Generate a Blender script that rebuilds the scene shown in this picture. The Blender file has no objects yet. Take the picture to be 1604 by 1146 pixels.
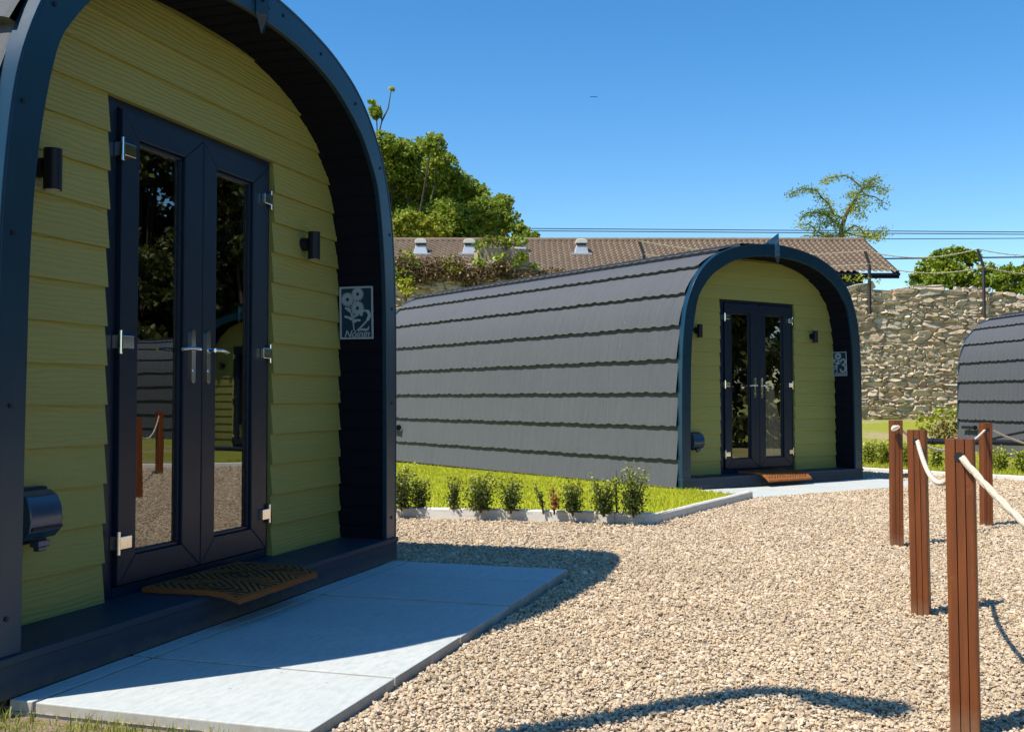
import bpy, math, random
import numpy as np
from mathutils import Vector, Matrix
random.seed(7); rng = np.random.default_rng(7)
S = bpy.context.scene; C = S.collection
PI = math.pi
# ------------------------------------------------------------------ camera model (also used to place far things)
F, PITCH, CAMZ = 1656.9, 0.0314, 1.0
def at(px, py, depth):
    a = (px-802)/F; b = -(py-573)/F; c, s = math.cos(PITCH), math.sin(PITCH)
    d = (a, c-b*s, s+b*c); t = depth/d[1]
    return Vector((d[0]*t, depth, CAMZ+d[2]*t))
def at_z(px, py, z):
    a = (px-802)/F; b = -(py-573)/F; c, s = math.cos(PITCH), math.sin(PITCH)
    d = (a, c-b*s, s+b*c); t = (z-CAMZ)/d[2]
    return Vector((d[0]*t, d[1]*t, z))
def gz(x, y): return 0.036-0.0045*y                       # height of the gravel
def at_g(px, py, dz=0.0):
    a = (px-802)/F; b = -(py-573)/F; c, s = math.cos(PITCH), math.sin(PITCH)
    d = (a, c-b*s, s+b*c); t = (0.036+dz-CAMZ)/(d[2]+0.0045*d[1])
    return Vector((d[0]*t, d[1]*t, CAMZ+d[2]*t))
# ------------------------------------------------------------------ objects and tags
def tag(o, label=None, cat=None, group=None, kind=None):
    if label: o['label'] = label
    if cat: o['category'] = cat
    if group: o['group'] = group
    if kind: o['kind'] = kind
    return o
def thing(name, loc, rz, label, cat, group=None):
    o = bpy.data.objects.new(name, None); C.objects.link(o)
    o.location = loc; o.rotation_euler = (0, 0, rz); o.empty_display_size = 0.2
    return tag(o, label, cat, group)
def copy_tree(o, parent=None):
    c = o.copy(); C.objects.link(c); c.parent = parent
    for ch in list(o.children): copy_tree(ch, c)
    return c
class MB:
    def __init__(s): s.v = []; s.f = []; s.r = []; s.m = []
    def add(s, verts, faces, rnd=None, mi=0):
        n = len(s.v); s.v += [tuple(v) for v in verts]; s.f += [tuple(i+n for i in f) for f in faces]
        r = random.random() if rnd is None else rnd
        s.r += [r]*len(verts); s.m += [mi]*len(faces); return s
    def box(s, x0, x1, y0, y1, z0, z1, M=None, **k):
        vs = [Vector(p) for p in ((x0,y0,z0),(x1,y0,z0),(x1,y1,z0),(x0,y1,z0),(x0,y0,z1),(x1,y0,z1),(x1,y1,z1),(x0,y1,z1))]
        if M is not None: vs = [M@v for v in vs]
        return s.add(vs, [(0,3,2,1),(4,5,6,7),(0,1,5,4),(1,2,6,5),(2,3,7,6),(3,0,4,7)], **k)
    def prism(s, pts, d, M=None, **k):                       # pts polygon in xy (ccw), extruded along z by d
        n = len(pts); vs = [Vector((p[0],p[1],0)) for p in pts]+[Vector((p[0],p[1],d)) for p in pts]
        if M is not None: vs = [M@v for v in vs]
        fs = [tuple(reversed(range(n))), tuple(range(n,2*n))]+[(i,(i+1)%n,n+(i+1)%n,n+i) for i in range(n)]
        return s.add(vs, fs, **k)
    def tube(s, pts, rad, n=8, cap=True, **k):
        pts = [Vector(p) for p in pts]; m = len(pts)
        rad = rad if hasattr(rad,'__len__') else [rad]*m
        vs = []; fs = []; ref = None
        for i,p in enumerate(pts):
            t = (pts[min(i+1,m-1)]-pts[max(i-1,0)])
            t = t.normalized() if t.length>1e-9 else Vector((0,0,1))
            if ref is None: ref = Vector((1,0,0)) if abs(t.x)<.8 else Vector((0,1,0))
            u = (ref-t*ref.dot(t)).normalized(); ref = u; w = t.cross(u)
            for j in range(n):
                a = 2*PI*j/n; vs.append(p+(u*math.cos(a)+w*math.sin(a))*rad[i])
        for i in range(m-1):
            for j in range(n):
                a = i*n+j; b = i*n+(j+1)%n; fs.append((a,b,b+n,a+n))
        if cap: fs += [tuple(reversed(range(n))), tuple(range((m-1)*n, m*n))]
        return s.add(vs, fs, **k)
    def cyl(s, p0, p1, r, n=20, **k): return s.tube([p0,p1], r, n, **k)
    def build(s, name, mat, parent=None, smooth=None, bevel=0):
        me = bpy.data.meshes.new(name); me.from_pydata(s.v, [], s.f)
        mats = mat if isinstance(mat,(list,tuple)) else [mat]
        for m in mats: me.materials.append(m)
        if len(mats)>1: me.polygons.foreach_set('material_index', s.m)
        at_ = me.attributes.new('rnd','FLOAT','POINT'); at_.data.foreach_set('value', s.r)
        me.update()
        if smooth is not None:
            me.polygons.foreach_set('use_smooth', [True]*len(me.polygons)); me.set_sharp_from_angle(angle=math.radians(smooth))
        o = bpy.data.objects.new(name, me); C.objects.link(o); o.parent = parent
        if bevel:
            b = o.modifiers.new('bevel','BEVEL'); b.width = bevel; b.segments = 2; b.limit_method = 'ANGLE'; b.angle_limit = math.radians(40)
        return o
def np_mesh(name, V, Fc, mat, parent=None, rnd=None, smooth=False):
    V = np.asarray(V, np.float32); Fc = np.asarray(Fc, np.int32); k = Fc.shape[1]
    me = bpy.data.meshes.new(name)
    me.vertices.add(len(V)); me.vertices.foreach_set('co', V.ravel())
    me.loops.add(Fc.size); me.loops.foreach_set('vertex_index', Fc.ravel())
    me.polygons.add(len(Fc)); me.polygons.foreach_set('loop_start', np.arange(0, Fc.size, k, dtype=np.int32))
    me.materials.append(mat)
    if rnd is not None:
        a = me.attributes.new('rnd','FLOAT','POINT'); a.data.foreach_set('value', np.asarray(rnd,np.float32))
    me.update(calc_edges=True)
    me.polygons.foreach_set('use_smooth', np.full(len(Fc), smooth))
    o = bpy.data.objects.new(name, me); C.objects.link(o); o.parent = parent
    return o
def grid_mesh(name, P, mat, parent=None, smooth=True, rnd=None):
    P = np.asarray(P); n, m = P.shape[:2]
    idx = np.arange(n*m).reshape(n,m)
    f = np.stack([idx[:-1,:-1], idx[:-1,1:], idx[1:,1:], idx[1:,:-1]], -1).reshape(-1,4)
    return np_mesh(name, P.reshape(-1,3), f, mat, parent, rnd, smooth)
# ------------------------------------------------------------------ materials
class NT:
    def __init__(s, name):
        s.m = bpy.data.materials.new(name); s.m.use_nodes = True; s.t = s.m.node_tree
        s.p = s.t.nodes['Principled BSDF']; s.out = s.t.nodes['Material Output']
    def n(s, typ, ins=None, **kw):
        nd = s.t.nodes.new('ShaderNode'+typ)
        for k,v in kw.items(): setattr(nd,k,v)
        for k,v in (ins or {}).items():
            if isinstance(v, bpy.types.NodeSocket): s.t.links.new(v, nd.inputs[k])
            else: nd.inputs[k].default_value = v
        return nd
    def l(s, a, b): s.t.links.new(a, b)
    def ramp(s, fac, stops, interp='LINEAR'):
        r = s.n('ValToRGB', {'Fac':fac}); cr = r.color_ramp; cr.interpolation = interp
        while len(cr.elements)<len(stops): cr.elements.new(.5)
        for e,(p,c) in zip(cr.elements, stops): e.position = p; e.color = (*c,1) if len(c)==3 else c
        return r.outputs['Color']
    def mix(s, fac, a, b, blend='MIX'):
        r = s.n('Mix', data_type='RGBA', blend_type=blend)
        for sock,v in ((r.inputs[0],fac),(r.inputs[6],a),(r.inputs[7],b)):
            if isinstance(v, bpy.types.NodeSocket): s.l(v, sock)
            else: sock.default_value = v if not isinstance(v,tuple) or len(v)==4 else (*v,1)
        return r.outputs[2]
    def math(s, op, a, b=0.0, c=0.0):
        r = s.n('Math', operation=op)
        for i,v in enumerate((a,b,c)):
            if isinstance(v, bpy.types.NodeSocket): s.l(v, r.inputs[i])
            else: r.inputs[i].default_value = v
        return r.outputs[0]
    def coords(s, scale=(1,1,1), kind='Object', loc=None):
        tc = s.n('TexCoord').outputs[kind]
        mp = s.n('Mapping', {'Vector':tc,'Scale':scale}); 
        if loc is not None: s.l(loc, mp.inputs['Location'])
        return mp.outputs[0]
    def noise(s, vec, scale, detail=4, rough=.55, dist=0):
        return s.n('TexNoise', {'Vector':vec,'Scale':scale,'Detail':detail,'Roughness':rough,'Distortion':dist}).outputs['Fac']
    def rnd(s): return s.n('Attribute', attribute_name='rnd').outputs['Fac']
    def bump(s, h, strength=.3, dist=.01):
        b = s.n('Bump', {'Height':h,'Strength':strength,'Distance':dist}); s.l(b.outputs[0], s.p.inputs['Normal']); return b
    def set(s, col=None, rough=None, metal=None, spec=None):
        for k,v in (('Base Color',col),('Roughness',rough),('Metallic',metal),('Specular IOR Level',spec)):
            if v is None: continue
            if isinstance(v, bpy.types.NodeSocket): s.l(v, s.p.inputs[k])
            else: s.p.inputs[k].default_value = (*v,1) if isinstance(v,tuple) and len(v)==3 else v
        return s.m
def painted(name, col, rough=.45, var=.12, metal=0, bump=.05, scale=6, spec=.5):
    t = NT(name); v = t.coords(); n = t.noise(v, scale, 5); n2 = t.noise(v, scale*14, 3)
    c = t.mix(n, tuple(x*(1-var) for x in col), tuple(min(1,x*(1+var)) for x in col))
    r = t.n('MapRange', {'Value':n,'To Min':rough*.8,'To Max':min(1,rough*1.2)}).outputs[0]
    if bump: t.bump(n2, bump, .002)
    return t.set(c, r, metal, spec)
M = {}
M['fascia'] = painted('navy_coated_metal', (.005,.032,.060), .3, .12, spec=.45, bump=.02)
M['soffit'] = painted('dark_soffit_boards', (.007,.008,.013), .85, spec=.08)
M['deck'] = painted('deck_board', (.018,.036,.058), .5, .15, bump=.1, spec=.3)
def m_riser():
    t = NT('splashed_riser_board'); z = t.n('SeparateXYZ',{'Vector':t.n('TexCoord').outputs['Object']}).outputs[2]
    n = t.noise(t.coords(), 14, 6, .75); g = t.noise(t.coords((1,1,8)), 5, 4)
    h = t.math('ADD', z, t.math('MULTIPLY', n, -.10)); k = t.n('MapRange',{'Value':h,'From Min':-.20,'From Max':-.13,'To Min':.6,'To Max':0}).outputs[0]
    c = t.mix(g, (.016,.031,.05), (.024,.044,.066)); c = t.mix(k, c, (.16,.125,.085)); t.bump(g, .15, .002); return t.set(c, .6, 0, .3)
M['riser'] = m_riser()
M['door'] = painted('anthracite_upvc', (.007,.016,.034), .32, .08, spec=.32, bump=.03, scale=9)
M['black'] = painted('black_metal', (.007,.008,.015), .45, .1, spec=.3)
M['void_shade'] = painted('dark_void', (.01,.01,.011), .9, .1)  # near-black colour stands in for shade inside holes, slots and under the pod
M['chrome'] = painted('polished_chrome', (.78,.78,.78), .1, .03, metal=1, bump=0)
M['silver'] = painted('brushed_sign_metal', (.36,.44,.52), .42, .06, metal=.25, bump=.02)
M['socket'] = painted('blue_grey_plastic', (.018,.05,.10), .25, .1, spec=.7)
M['bulb'] = painted('frosted_lens', (.4,.38,.33), .4)
M['lining'] = painted('pine_lining', (.11,.08,.055), .6)
M['curtain'] = painted('linen_curtain', (.80,.72,.60), .9, .1)
M['zinc'] = painted('grey_flashing', (.36,.38,.4), .45, .12, metal=.3)
M['ventcap'] = painted('cream_vent_cap', (.55,.53,.45), .7, .12)
M['wire'] = painted('old_barbed_wire', (.5,.44,.3), .7)
M['cable'] = painted('dark_cable', (.03,.035,.05), .7)
M['iron'] = painted('dark_bracket_steel', (.045,.04,.045), .6, .2)
M['bark'] = painted('bark', (.06,.045,.032), .9, .35, bump=.5, scale=12)
M['twig'] = painted('dry_twig', (.22,.16,.10), .9, .3)
M['bird'] = painted('dark_feather', (.03,.03,.035), .8)

def m_siding():
    t = NT('olive_lime_siding'); r = t.rnd()
    off = t.n('CombineXYZ', {'X':t.math('MULTIPLY',r,37.0),'Y':t.math('MULTIPLY',r,11.0),'Z':t.math('MULTIPLY',r,5.0)}).outputs[0]
    v = t.coords((.5,1,2.6), loc=off)
    w = t.n('TexWave', {'Vector':v,'Scale':5.5,'Distortion':9.0,'Detail':2.0,'Detail Scale':.9,'Detail Roughness':.5}, wave_type='BANDS', bands_direction='Z', wave_profile='SIN').outputs['Fac']
    f = t.noise(t.coords((3,6,60)), 6, 4); big = t.noise(v, 1.3, 3)
    h = t.math('ADD', t.math('MULTIPLY',w,.75), t.math('MULTIPLY',f,.5))
    c = t.mix(big, (.242,.24,.064), (.298,.289,.078))
    c = t.mix(t.math('MULTIPLY',w,.16), c, (.27,.27,.09))
    c = t.mix(t.math('MULTIPLY',r,.22), c, (.165,.175,.05))
    t.bump(h, .42, .005)
    return t.set(c, .55, 0, .35)
M['siding'] = m_siding()
def m_tiles():
    t = NT('charcoal_granule_tiles'); v = t.coords()
    g = t.noise(v, 420, 2, .6); big = t.noise(v, 1.6, 4); st = t.noise(t.coords((1,30,.6)), 3.5, 5, .7)
    c = t.mix(big, (.047,.052,.060), (.067,.073,.082))
    c = t.mix(t.n('MapRange',{'Value':st,'From Min':.45,'From Max':.75,'To Min':0,'To Max':.5}).outputs[0], c, (.125,.128,.13))
    c = t.mix(t.math('MULTIPLY',t.rnd(),.25), c, (.065,.067,.073))
    c = t.mix(t.n('MapRange',{'Value':g,'From Min':.4,'From Max':.75,'To Min':0,'To Max':.55}).outputs[0], c, (.16,.16,.165))
    dots = t.n('TexVoronoi', {'Vector':t.coords((1,1.7,.8)),'Scale':1.25}, feature='F1').outputs['Distance']
    c = t.mix(t.n('MapRange',{'Value':dots,'From Min':.010,'From Max':.016,'To Min':.8,'To Max':0}).outputs[0], c, (.6,.6,.58))
    t.bump(t.math('ADD',g,t.math('MULTIPLY',st,.5)), .5, .003)
    return t.set(c, .82, 0, .3)
M['tiles'] = m_tiles()
def m_slab():
    t = NT('pale_limestone_slab'); v = t.coords()
    a = t.noise(v, 3.2, 6, .6); b = t.noise(t.coords((1,2.5,1)), 16, 5, .7); s = t.noise(v, 260, 2)
    c = t.mix(a, (.40,.425,.40), (.56,.57,.535))
    c = t.mix(t.n('MapRange',{'Value':b,'From Min':.42,'From Max':.72,'To Min':0,'To Max':.6}).outputs[0], c, (.31,.34,.33))
    c = t.mix(t.math('MULTIPLY',t.rnd(),.25), c, (.42,.45,.43))
    sp = t.n('TexVoronoi', {'Vector':v,'Scale':7}).outputs['Distance']
    c = t.mix(t.n('MapRange',{'Value':sp,'From Min':.03,'From Max':.05,'To Min':.7,'To Max':0}).outputs[0], c, (.2,.18,.15))
    gn = t.n('NewGeometry').outputs['Normal']; nz = t.n('SeparateXYZ',{'Vector':gn}).outputs[2]
    side = t.n('MapRange',{'Value':nz,'From Min':.3,'From Max':.8,'To Min':1,'To Max':0}).outputs[0]
    c = t.mix(t.math('MULTIPLY',side,t.n('MapRange',{'Value':t.noise(v,9,5,.7),'From Min':.3,'From Max':.6,'To Min':.25,'To Max':.9}).outputs[0]), c, (.33,.29,.22))
    t.bump(t.math('ADD',t.math('MULTIPLY',b,.8),t.math('MULTIPLY',s,.25)), .35, .006)
    return t.set(c, .75, 0, .3)
M['slab'] = m_slab()
M['gapfill'] = painted('dark_joint_sand', (.07,.06,.05), .95)
def m_concrete():
    t = NT('pale_concrete_kerb'); v = t.coords()
    a = t.noise(v, 4, 6, .65); s = t.noise(v, 200, 3); st = t.noise(t.coords((1,1,6)), 5, 4)
    c = t.mix(a, (.56,.53,.46), (.74,.71,.64)); c = t.mix(t.math('MULTIPLY',t.rnd(),.3), c, (.58,.55,.48))
    c = t.mix(t.n('MapRange',{'Value':st,'From Min':.55,'From Max':.7,'To Min':0,'To Max':.4}).outputs[0], c, (.33,.30,.24))
    t.bump(s, .4, .003); return t.set(c, .9, 0, .2)
M['kerb'] = m_concrete()
def m_gravel_base():
    t = NT('gravel_bed'); v = t.coords()
    vo = t.n('TexVoronoi', {'Vector':v,'Scale':48}); 
    c = t.ramp(t.n('SeparateColor',{'Color':vo.outputs['Color']}).outputs[0], [(0,(.22,.16,.10)),(.4,(.36,.28,.19)),(.75,(.47,.38,.27)),(1,(.55,.48,.38))])
    d = vo.outputs['Distance']
    c = t.mix(t.n('MapRange',{'Value':d,'From Min':.35,'From Max':.7,'To Min':0,'To Max':.7}).outputs[0], c, (.15,.11,.07))
    t.bump(t.math('SUBTRACT',1.0,d), .8, .02); return t.set(c, .95, 0, .2)
M['gravel_base'] = m_gravel_base()
def m_stone_chip():
    t = NT('gravel_chip'); r = t.rnd()
    c = t.ramp(r, [(0,(.29,.19,.11)),(.10,(.42,.305,.185)),(.3,(.51,.38,.232)),(.5,(.57,.435,.275)),(.68,(.62,.49,.325)),(.84,(.68,.56,.40)),(.92,(.46,.375,.285)),(.97,(.58,.36,.17)),(1,(.78,.68,.54))])
    n = t.noise(t.coords(), 90, 3); c = t.mix(t.math('MULTIPLY',n,.35), c, (.40,.33,.25)); lg = t.noise(t.coords(), .9, 4, .6)
    c = t.mix(t.n('MapRange',{'Value':lg,'From Min':.42,'From Max':.68,'To Min':0,'To Max':.42}).outputs[0], c, (.37,.29,.19))
    t.bump(n, .4, .004); return t.set(c, .85, 0, .25)
M['chip'] = m_stone_chip()
def m_ground():
    t = NT('lawn_soil'); v = t.coords()
    a = t.noise(v, .45, 5, .6); b = t.noise(v, 7, 6, .7); f = t.noise(v, 60, 4, .7)
    gr = t.mix(b, (.18,.20,.018), (.33,.34,.05)); so = t.mix(f, (.27,.20,.12), (.46,.36,.22))
    k = t.n('MapRange',{'Value':t.math('ADD',t.math('MULTIPLY',a,.7),t.math('MULTIPLY',b,.35)),'From Min':.52,'From Max':.62}).outputs[0]
    t.bump(f, .8, .02); return t.set(t.mix(k, gr, so), .95, 0, .15)
M['ground'] = m_ground()
def m_soil():
    t = NT('bare_soil'); v = t.coords(); b = t.noise(v, 9, 6, .7); f = t.noise(v, 70, 4, .7)
    so = t.mix(f, (.24,.17,.10), (.50,.39,.25)); k = t.n('MapRange',{'Value':b,'From Min':.5,'From Max':.62}).outputs[0]
    t.bump(f, 1.0, .03); return t.set(t.mix(k, so, (.22,.23,.05)), .95, 0, .1)
M['soil'] = m_soil()
def m_lawn():
    t = NT('lawn_turf'); v = t.coords(); b = t.noise(v, 3, 6, .7); f = t.noise(v, 80, 3)
    c = t.mix(b, (.30,.33,.015), (.46,.46,.03)); t.bump(f, .8, .02); return t.set(c, .95, 0, .1)
M['lawn'] = m_lawn()
def m_leaf(name, stops, transl=.35, rough=.5):
    t = NT(name); c = t.ramp(t.rnd(), stops); t.set(c, rough, 0, .35)
    tr = t.n('BsdfTranslucent', {'Color':t.mix(.5, c, (.28,.30,.03))})
    mx = t.n('MixShader', {0:transl, 1:t.p.outputs[0], 2:tr.outputs[0]}); t.l(mx.outputs[0], t.out.inputs[0])
    return t.m
M['grass'] = m_leaf('grass_blade', [(0,(.27,.32,.012)),(.5,(.46,.50,.02)),(.85,(.58,.58,.04)),(1,(.62,.54,.12))], .45)
M['grass2'] = m_leaf('rough_grass_blade', [(0,(.13,.15,.02)),(.5,(.27,.30,.035)),(.8,(.40,.39,.07)),(1,(.5,.42,.19))], .35)
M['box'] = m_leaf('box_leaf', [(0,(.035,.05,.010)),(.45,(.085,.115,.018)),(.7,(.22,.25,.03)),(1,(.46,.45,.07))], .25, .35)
M['box2'] = m_leaf('box_leaf_fresh', [(0,(.11,.14,.015)),(.5,(.26,.30,.025)),(1,(.44,.45,.06))], .35, .4)
M['boxdead'] = m_leaf('box_leaf_scorched', [(0,(.28,.11,.03)),(.6,(.45,.20,.06)),(1,(.14,.16,.03))], .3)
M['tree'] = m_leaf('tree_leaf', [(0,(.10,.16,.018)),(.4,(.22,.31,.03)),(.8,(.37,.45,.05)),(1,(.52,.55,.11))], .5)
M['tree_y'] = m_leaf('lime_leaf', [(0,(.18,.22,.015)),(.5,(.34,.38,.025)),(1,(.48,.48,.05))], .4)
M['laurel'] = m_leaf('laurel_leaf', [(0,(.07,.12,.010)),(.4,(.19,.28,.018)),(.8,(.32,.40,.028)),(1,(.48,.52,.06))], .42, .35)
M['larch'] = m_leaf('larch_needle', [(0,(.13,.22,.08)),(.5,(.28,.37,.07)),(1,(.46,.46,.05))], .45)
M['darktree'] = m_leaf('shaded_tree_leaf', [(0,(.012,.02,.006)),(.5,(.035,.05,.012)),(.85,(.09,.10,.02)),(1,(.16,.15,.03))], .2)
M['deadivy'] = m_leaf('dead_ivy', [(0,(.06,.034,.018)),(.5,(.15,.09,.046)),(.85,(.26,.17,.085)),(1,(.42,.32,.16))], .1, .8)
M['flower_y'] = m_leaf('yellow_green_wallplant', [(0,(.30,.32,.02)),(.5,(.45,.45,.03)),(1,(.6,.55,.05))], .35)
M['brownbush'] = m_leaf('brownish_bush', [(0,(.08,.045,.022)),(.6,(.20,.12,.06)),(1,(.24,.25,.05))], .2)
def m_wood():
    t = NT('red_brown_hardwood'); v = t.coords((14,14,1.1)); a = t.noise(v, 3, 6, .6, .6); b = t.noise(t.coords((60,60,2)), 3, 4)
    c = t.mix(a, (.08,.021,.005), (.275,.074,.011)); c = t.mix(t.math('MULTIPLY',b,.4), c, (.06,.018,.010))
    sc = t.noise(t.coords((5,5,9)), 4, 6, .75)
    c = t.mix(t.n('MapRange',{'Value':sc,'From Min':.62,'From Max':.75,'To Min':0,'To Max':.3}).outputs[0], c, (.34,.17,.10))
    z = t.n('SeparateXYZ',{'Vector':t.n('TexCoord').outputs['Object']}).outputs[2]
    kn = t.n('TexVoronoi',{'Vector':t.coords((9,9,2.2)),'Scale':1.0}).outputs['Distance']
    c = t.mix(t.n('MapRange',{'Value':kn,'From Min':.06,'From Max':.16,'To Min':.55,'To Max':0}).outputs[0], c, (.05,.016,.008))
    du = t.math('ADD', z, t.math('MULTIPLY', sc, .10))
    c = t.mix(t.n('MapRange',{'Value':du,'From Min':.06,'From Max':.13,'To Min':.3,'To Max':0}).outputs[0], c, (.26,.18,.11))
    t.bump(t.math('ADD',a,b), .3, .005); return t.set(c, .48, 0, .4)
M['wood'] = m_wood()
def m_rope():
    t = NT('cream_rope'); n = t.noise(t.coords(), 160, 4, .7); c = t.mix(n, (.46,.38,.27), (.78,.70,.56)); t.bump(n, .6, .004); return t.set(c, .9, 0, .1)
M['rope'] = m_rope()
def m_rubble():
    t = NT('rubble_stone'); r = t.rnd(); v = t.coords()
    c = t.ramp(r, [(0,(.32,.225,.145)),(.2,(.46,.345,.225)),(.45,(.57,.45,.31)),(.62,(.62,.505,.36)),(.8,(.50,.42,.32)),(.9,(.50,.33,.20)),(1,(.70,.60,.46))])
    n = t.noise(v, 9, 6, .7); m2 = t.noise(t.coords((1,1,3)), 3.5, 6, .7)
    c = t.mix(t.n('MapRange',{'Value':n,'From Min':.4,'From Max':.75,'To Min':0,'To Max':.75}).outputs[0], c, (.68,.57,.41))
    c = t.mix(t.n('MapRange',{'Value':m2,'From Min':.55,'From Max':.7,'To Min':0,'To Max':.7}).outputs[0], c, (.13,.095,.065))
    t.bump(t.math('ADD',n,m2), .9, .04); return t.set(c, .95, 0, .15)
M['rubble'] = m_rubble()
def m_mortar():
    t = NT('lime_mortar'); n = t.noise(t.coords(), 8, 6, .7); c = t.mix(n, (.26,.19,.115), (.50,.40,.265)); t.bump(n, .9, .05); return t.set(c, .95, 0, .1)
M['mortar'] = m_mortar()
def m_pantile():
    t = NT('brown_concrete_pantile'); v = t.coords(); n = t.noise(v, 1.2, 5); f = t.noise(v, 14, 4)
    c = t.mix(n, (.15,.105,.07), (.23,.17,.12)); c = t.mix(t.math('MULTIPLY',t.rnd(),.4), c, (.12,.083,.058))
    c = t.mix(t.n('MapRange',{'Value':f,'From Min':.55,'From Max':.75,'To Min':0,'To Max':.45}).outputs[0], c, (.33,.27,.20))
    return t.set(c, .85, 0, .2)
M['pantile'] = m_pantile()
def m_mat():
    t = NT('coir_doormat'); tc = t.n('TexCoord').outputs['Object']; s = t.n('SeparateXYZ', {'Vector':tc})
    ax = t.math('ABSOLUTE', s.outputs[0]); ay = t.math('ABSOLUTE', s.outputs[1])
    qx = t.math('ABSOLUTE', t.math('SUBTRACT', t.math('MODULO', t.math('ADD',s.outputs[0],2.0), .27), .135))
    d = t.math('ADD', qx, ay)
    stripe = t.math('GREATER_THAN', t.math('SINE', t.math('MULTIPLY', d, 150.0)), .45)
    edge = t.math('MULTIPLY', t.math('LESS_THAN', ax, .345), t.math('LESS_THAN', ay, .215))
    f = t.noise(tc, 190, 4, .7); far = t.noise(tc, 9, 3)
    co = t.mix(f, (.19,.055,.015), (.47,.19,.062)); co = t.mix(t.math('MULTIPLY',far,.3), co, (.22,.085,.03))
    c = t.mix(t.math('MULTIPLY', t.math('MULTIPLY',stripe,edge), .92), co, (.02,.014,.01))
    t.bump(f, 1.0, .008); return t.set(c, .95, 0, .1)
M['mat'] = m_mat()
def m_glass():
    t = NT('door_glazing'); t.t.nodes.remove(t.p)
    n = t.noise(t.coords(), 1.7, 2); b = t.n('Bump', {'Height':n,'Strength':.02,'Distance':.02})
    g = t.n('BsdfGlossy', {'Color':(1,1,1,1),'Roughness':.0,'Normal':b.outputs[0]}); tr = t.n('BsdfTransparent', {'Color':(.80,.83,.83,1)})
    fr = t.n('Fresnel', {'IOR':2.55}); mx = t.n('MixShader', {0:fr.outputs[0],1:tr.outputs[0],2:g.outputs[0]})
    t.l(mx.outputs[0], t.out.inputs[0]); return t.m
M['glass'] = m_glass()

# ------------------------------------------------------------------ pod profile
OUT = [(1.59,-.107),(1.59,.3),(1.588,.8),(1.582,1.25),(1.565,1.55),(1.52,1.87),(1.44,2.10),(1.335,2.28),(1.19,2.43),(1.03,2.54),(.85,2.615),(.66,2.67),(.4,2.715),(.2,2.736),(0,2.745)]
INN = [(1.455,0),(1.453,.45),(1.447,.9),(1.435,1.35),(1.40,1.70),(1.325,2.02),(1.23,2.17),(1.11,2.295),(.98,2.38),(.80,2.47),(.60,2.532),(.38,2.572),(.19,2.589),(0,2.595)]
def resample(pts, n):
    P = np.array(pts, float); P = np.vstack([2*P[0]-P[1], P, [-P[-2,0],P[-2,1]]]); D = []
    for i in range(1,len(P)-2):
        p0,p1,p2,p3 = P[i-1:i+3]
        for t in np.linspace(0,1,24,endpoint=False):
            D.append(.5*((2*p1)+(-p0+p2)*t+(2*p0-5*p1+4*p2-p3)*t*t+(-p0+3*p1-3*p2+p3)*t**3))
    D.append(P[-2]); D = np.array(D); s = np.r_[0,np.cumsum(np.linalg.norm(np.diff(D,axis=0),axis=1))]
    u = np.linspace(0,s[-1],n); return np.stack([np.interp(u,s,D[:,0]),np.interp(u,s,D[:,1])],1), s[-1]
NP = 70
HO, LO = resample(OUT, NP); HI, LI = resample(INN, NP)
def full(H):                                                # right foot, over the top, to the left foot
    L = H[:-1][::-1].copy(); L[:,0] *= -1; return np.vstack([H, L])
FO, FI = full(HO), full(HI)
def normals(P):
    t = np.gradient(P, axis=0); n = np.stack([t[:,1],-t[:,0]],1); return n/np.linalg.norm(n,axis=1)[:,None]
NO, NI = normals(FO), normals(FI)
_zz = HI[:,1]; _xx = HI[:,0]
def half_w(z): return float(np.interp(z, _zz, _xx)) if z < 2.595 else 0.0
L_POD = 6.8
def ring(mb, Pa, Pb, y0, y1):                               # solid ring between profiles Pa (outer) and Pb (inner)
    n = len(Pa); v = []
    for P in (Pa,Pb):
        for y in (y0,y1): v += [(p[0],y,p[1]) for p in P]
    f = []
    for i in range(n-1):
        a,b = i,i+1
        f += [(a,b,b+2*n,a+2*n), (a+n,a+3*n,b+3*n,b+n), (a,a+n,b+n,b), (a+2*n,b+2*n,b+3*n,a+3*n)]
    for i in (0,n-1): f.append((i,i+2*n,i+3*n,i+n) if i==0 else (i,i+n,i+3*n,i+2*n))
    mb.add(v,f)
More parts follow.
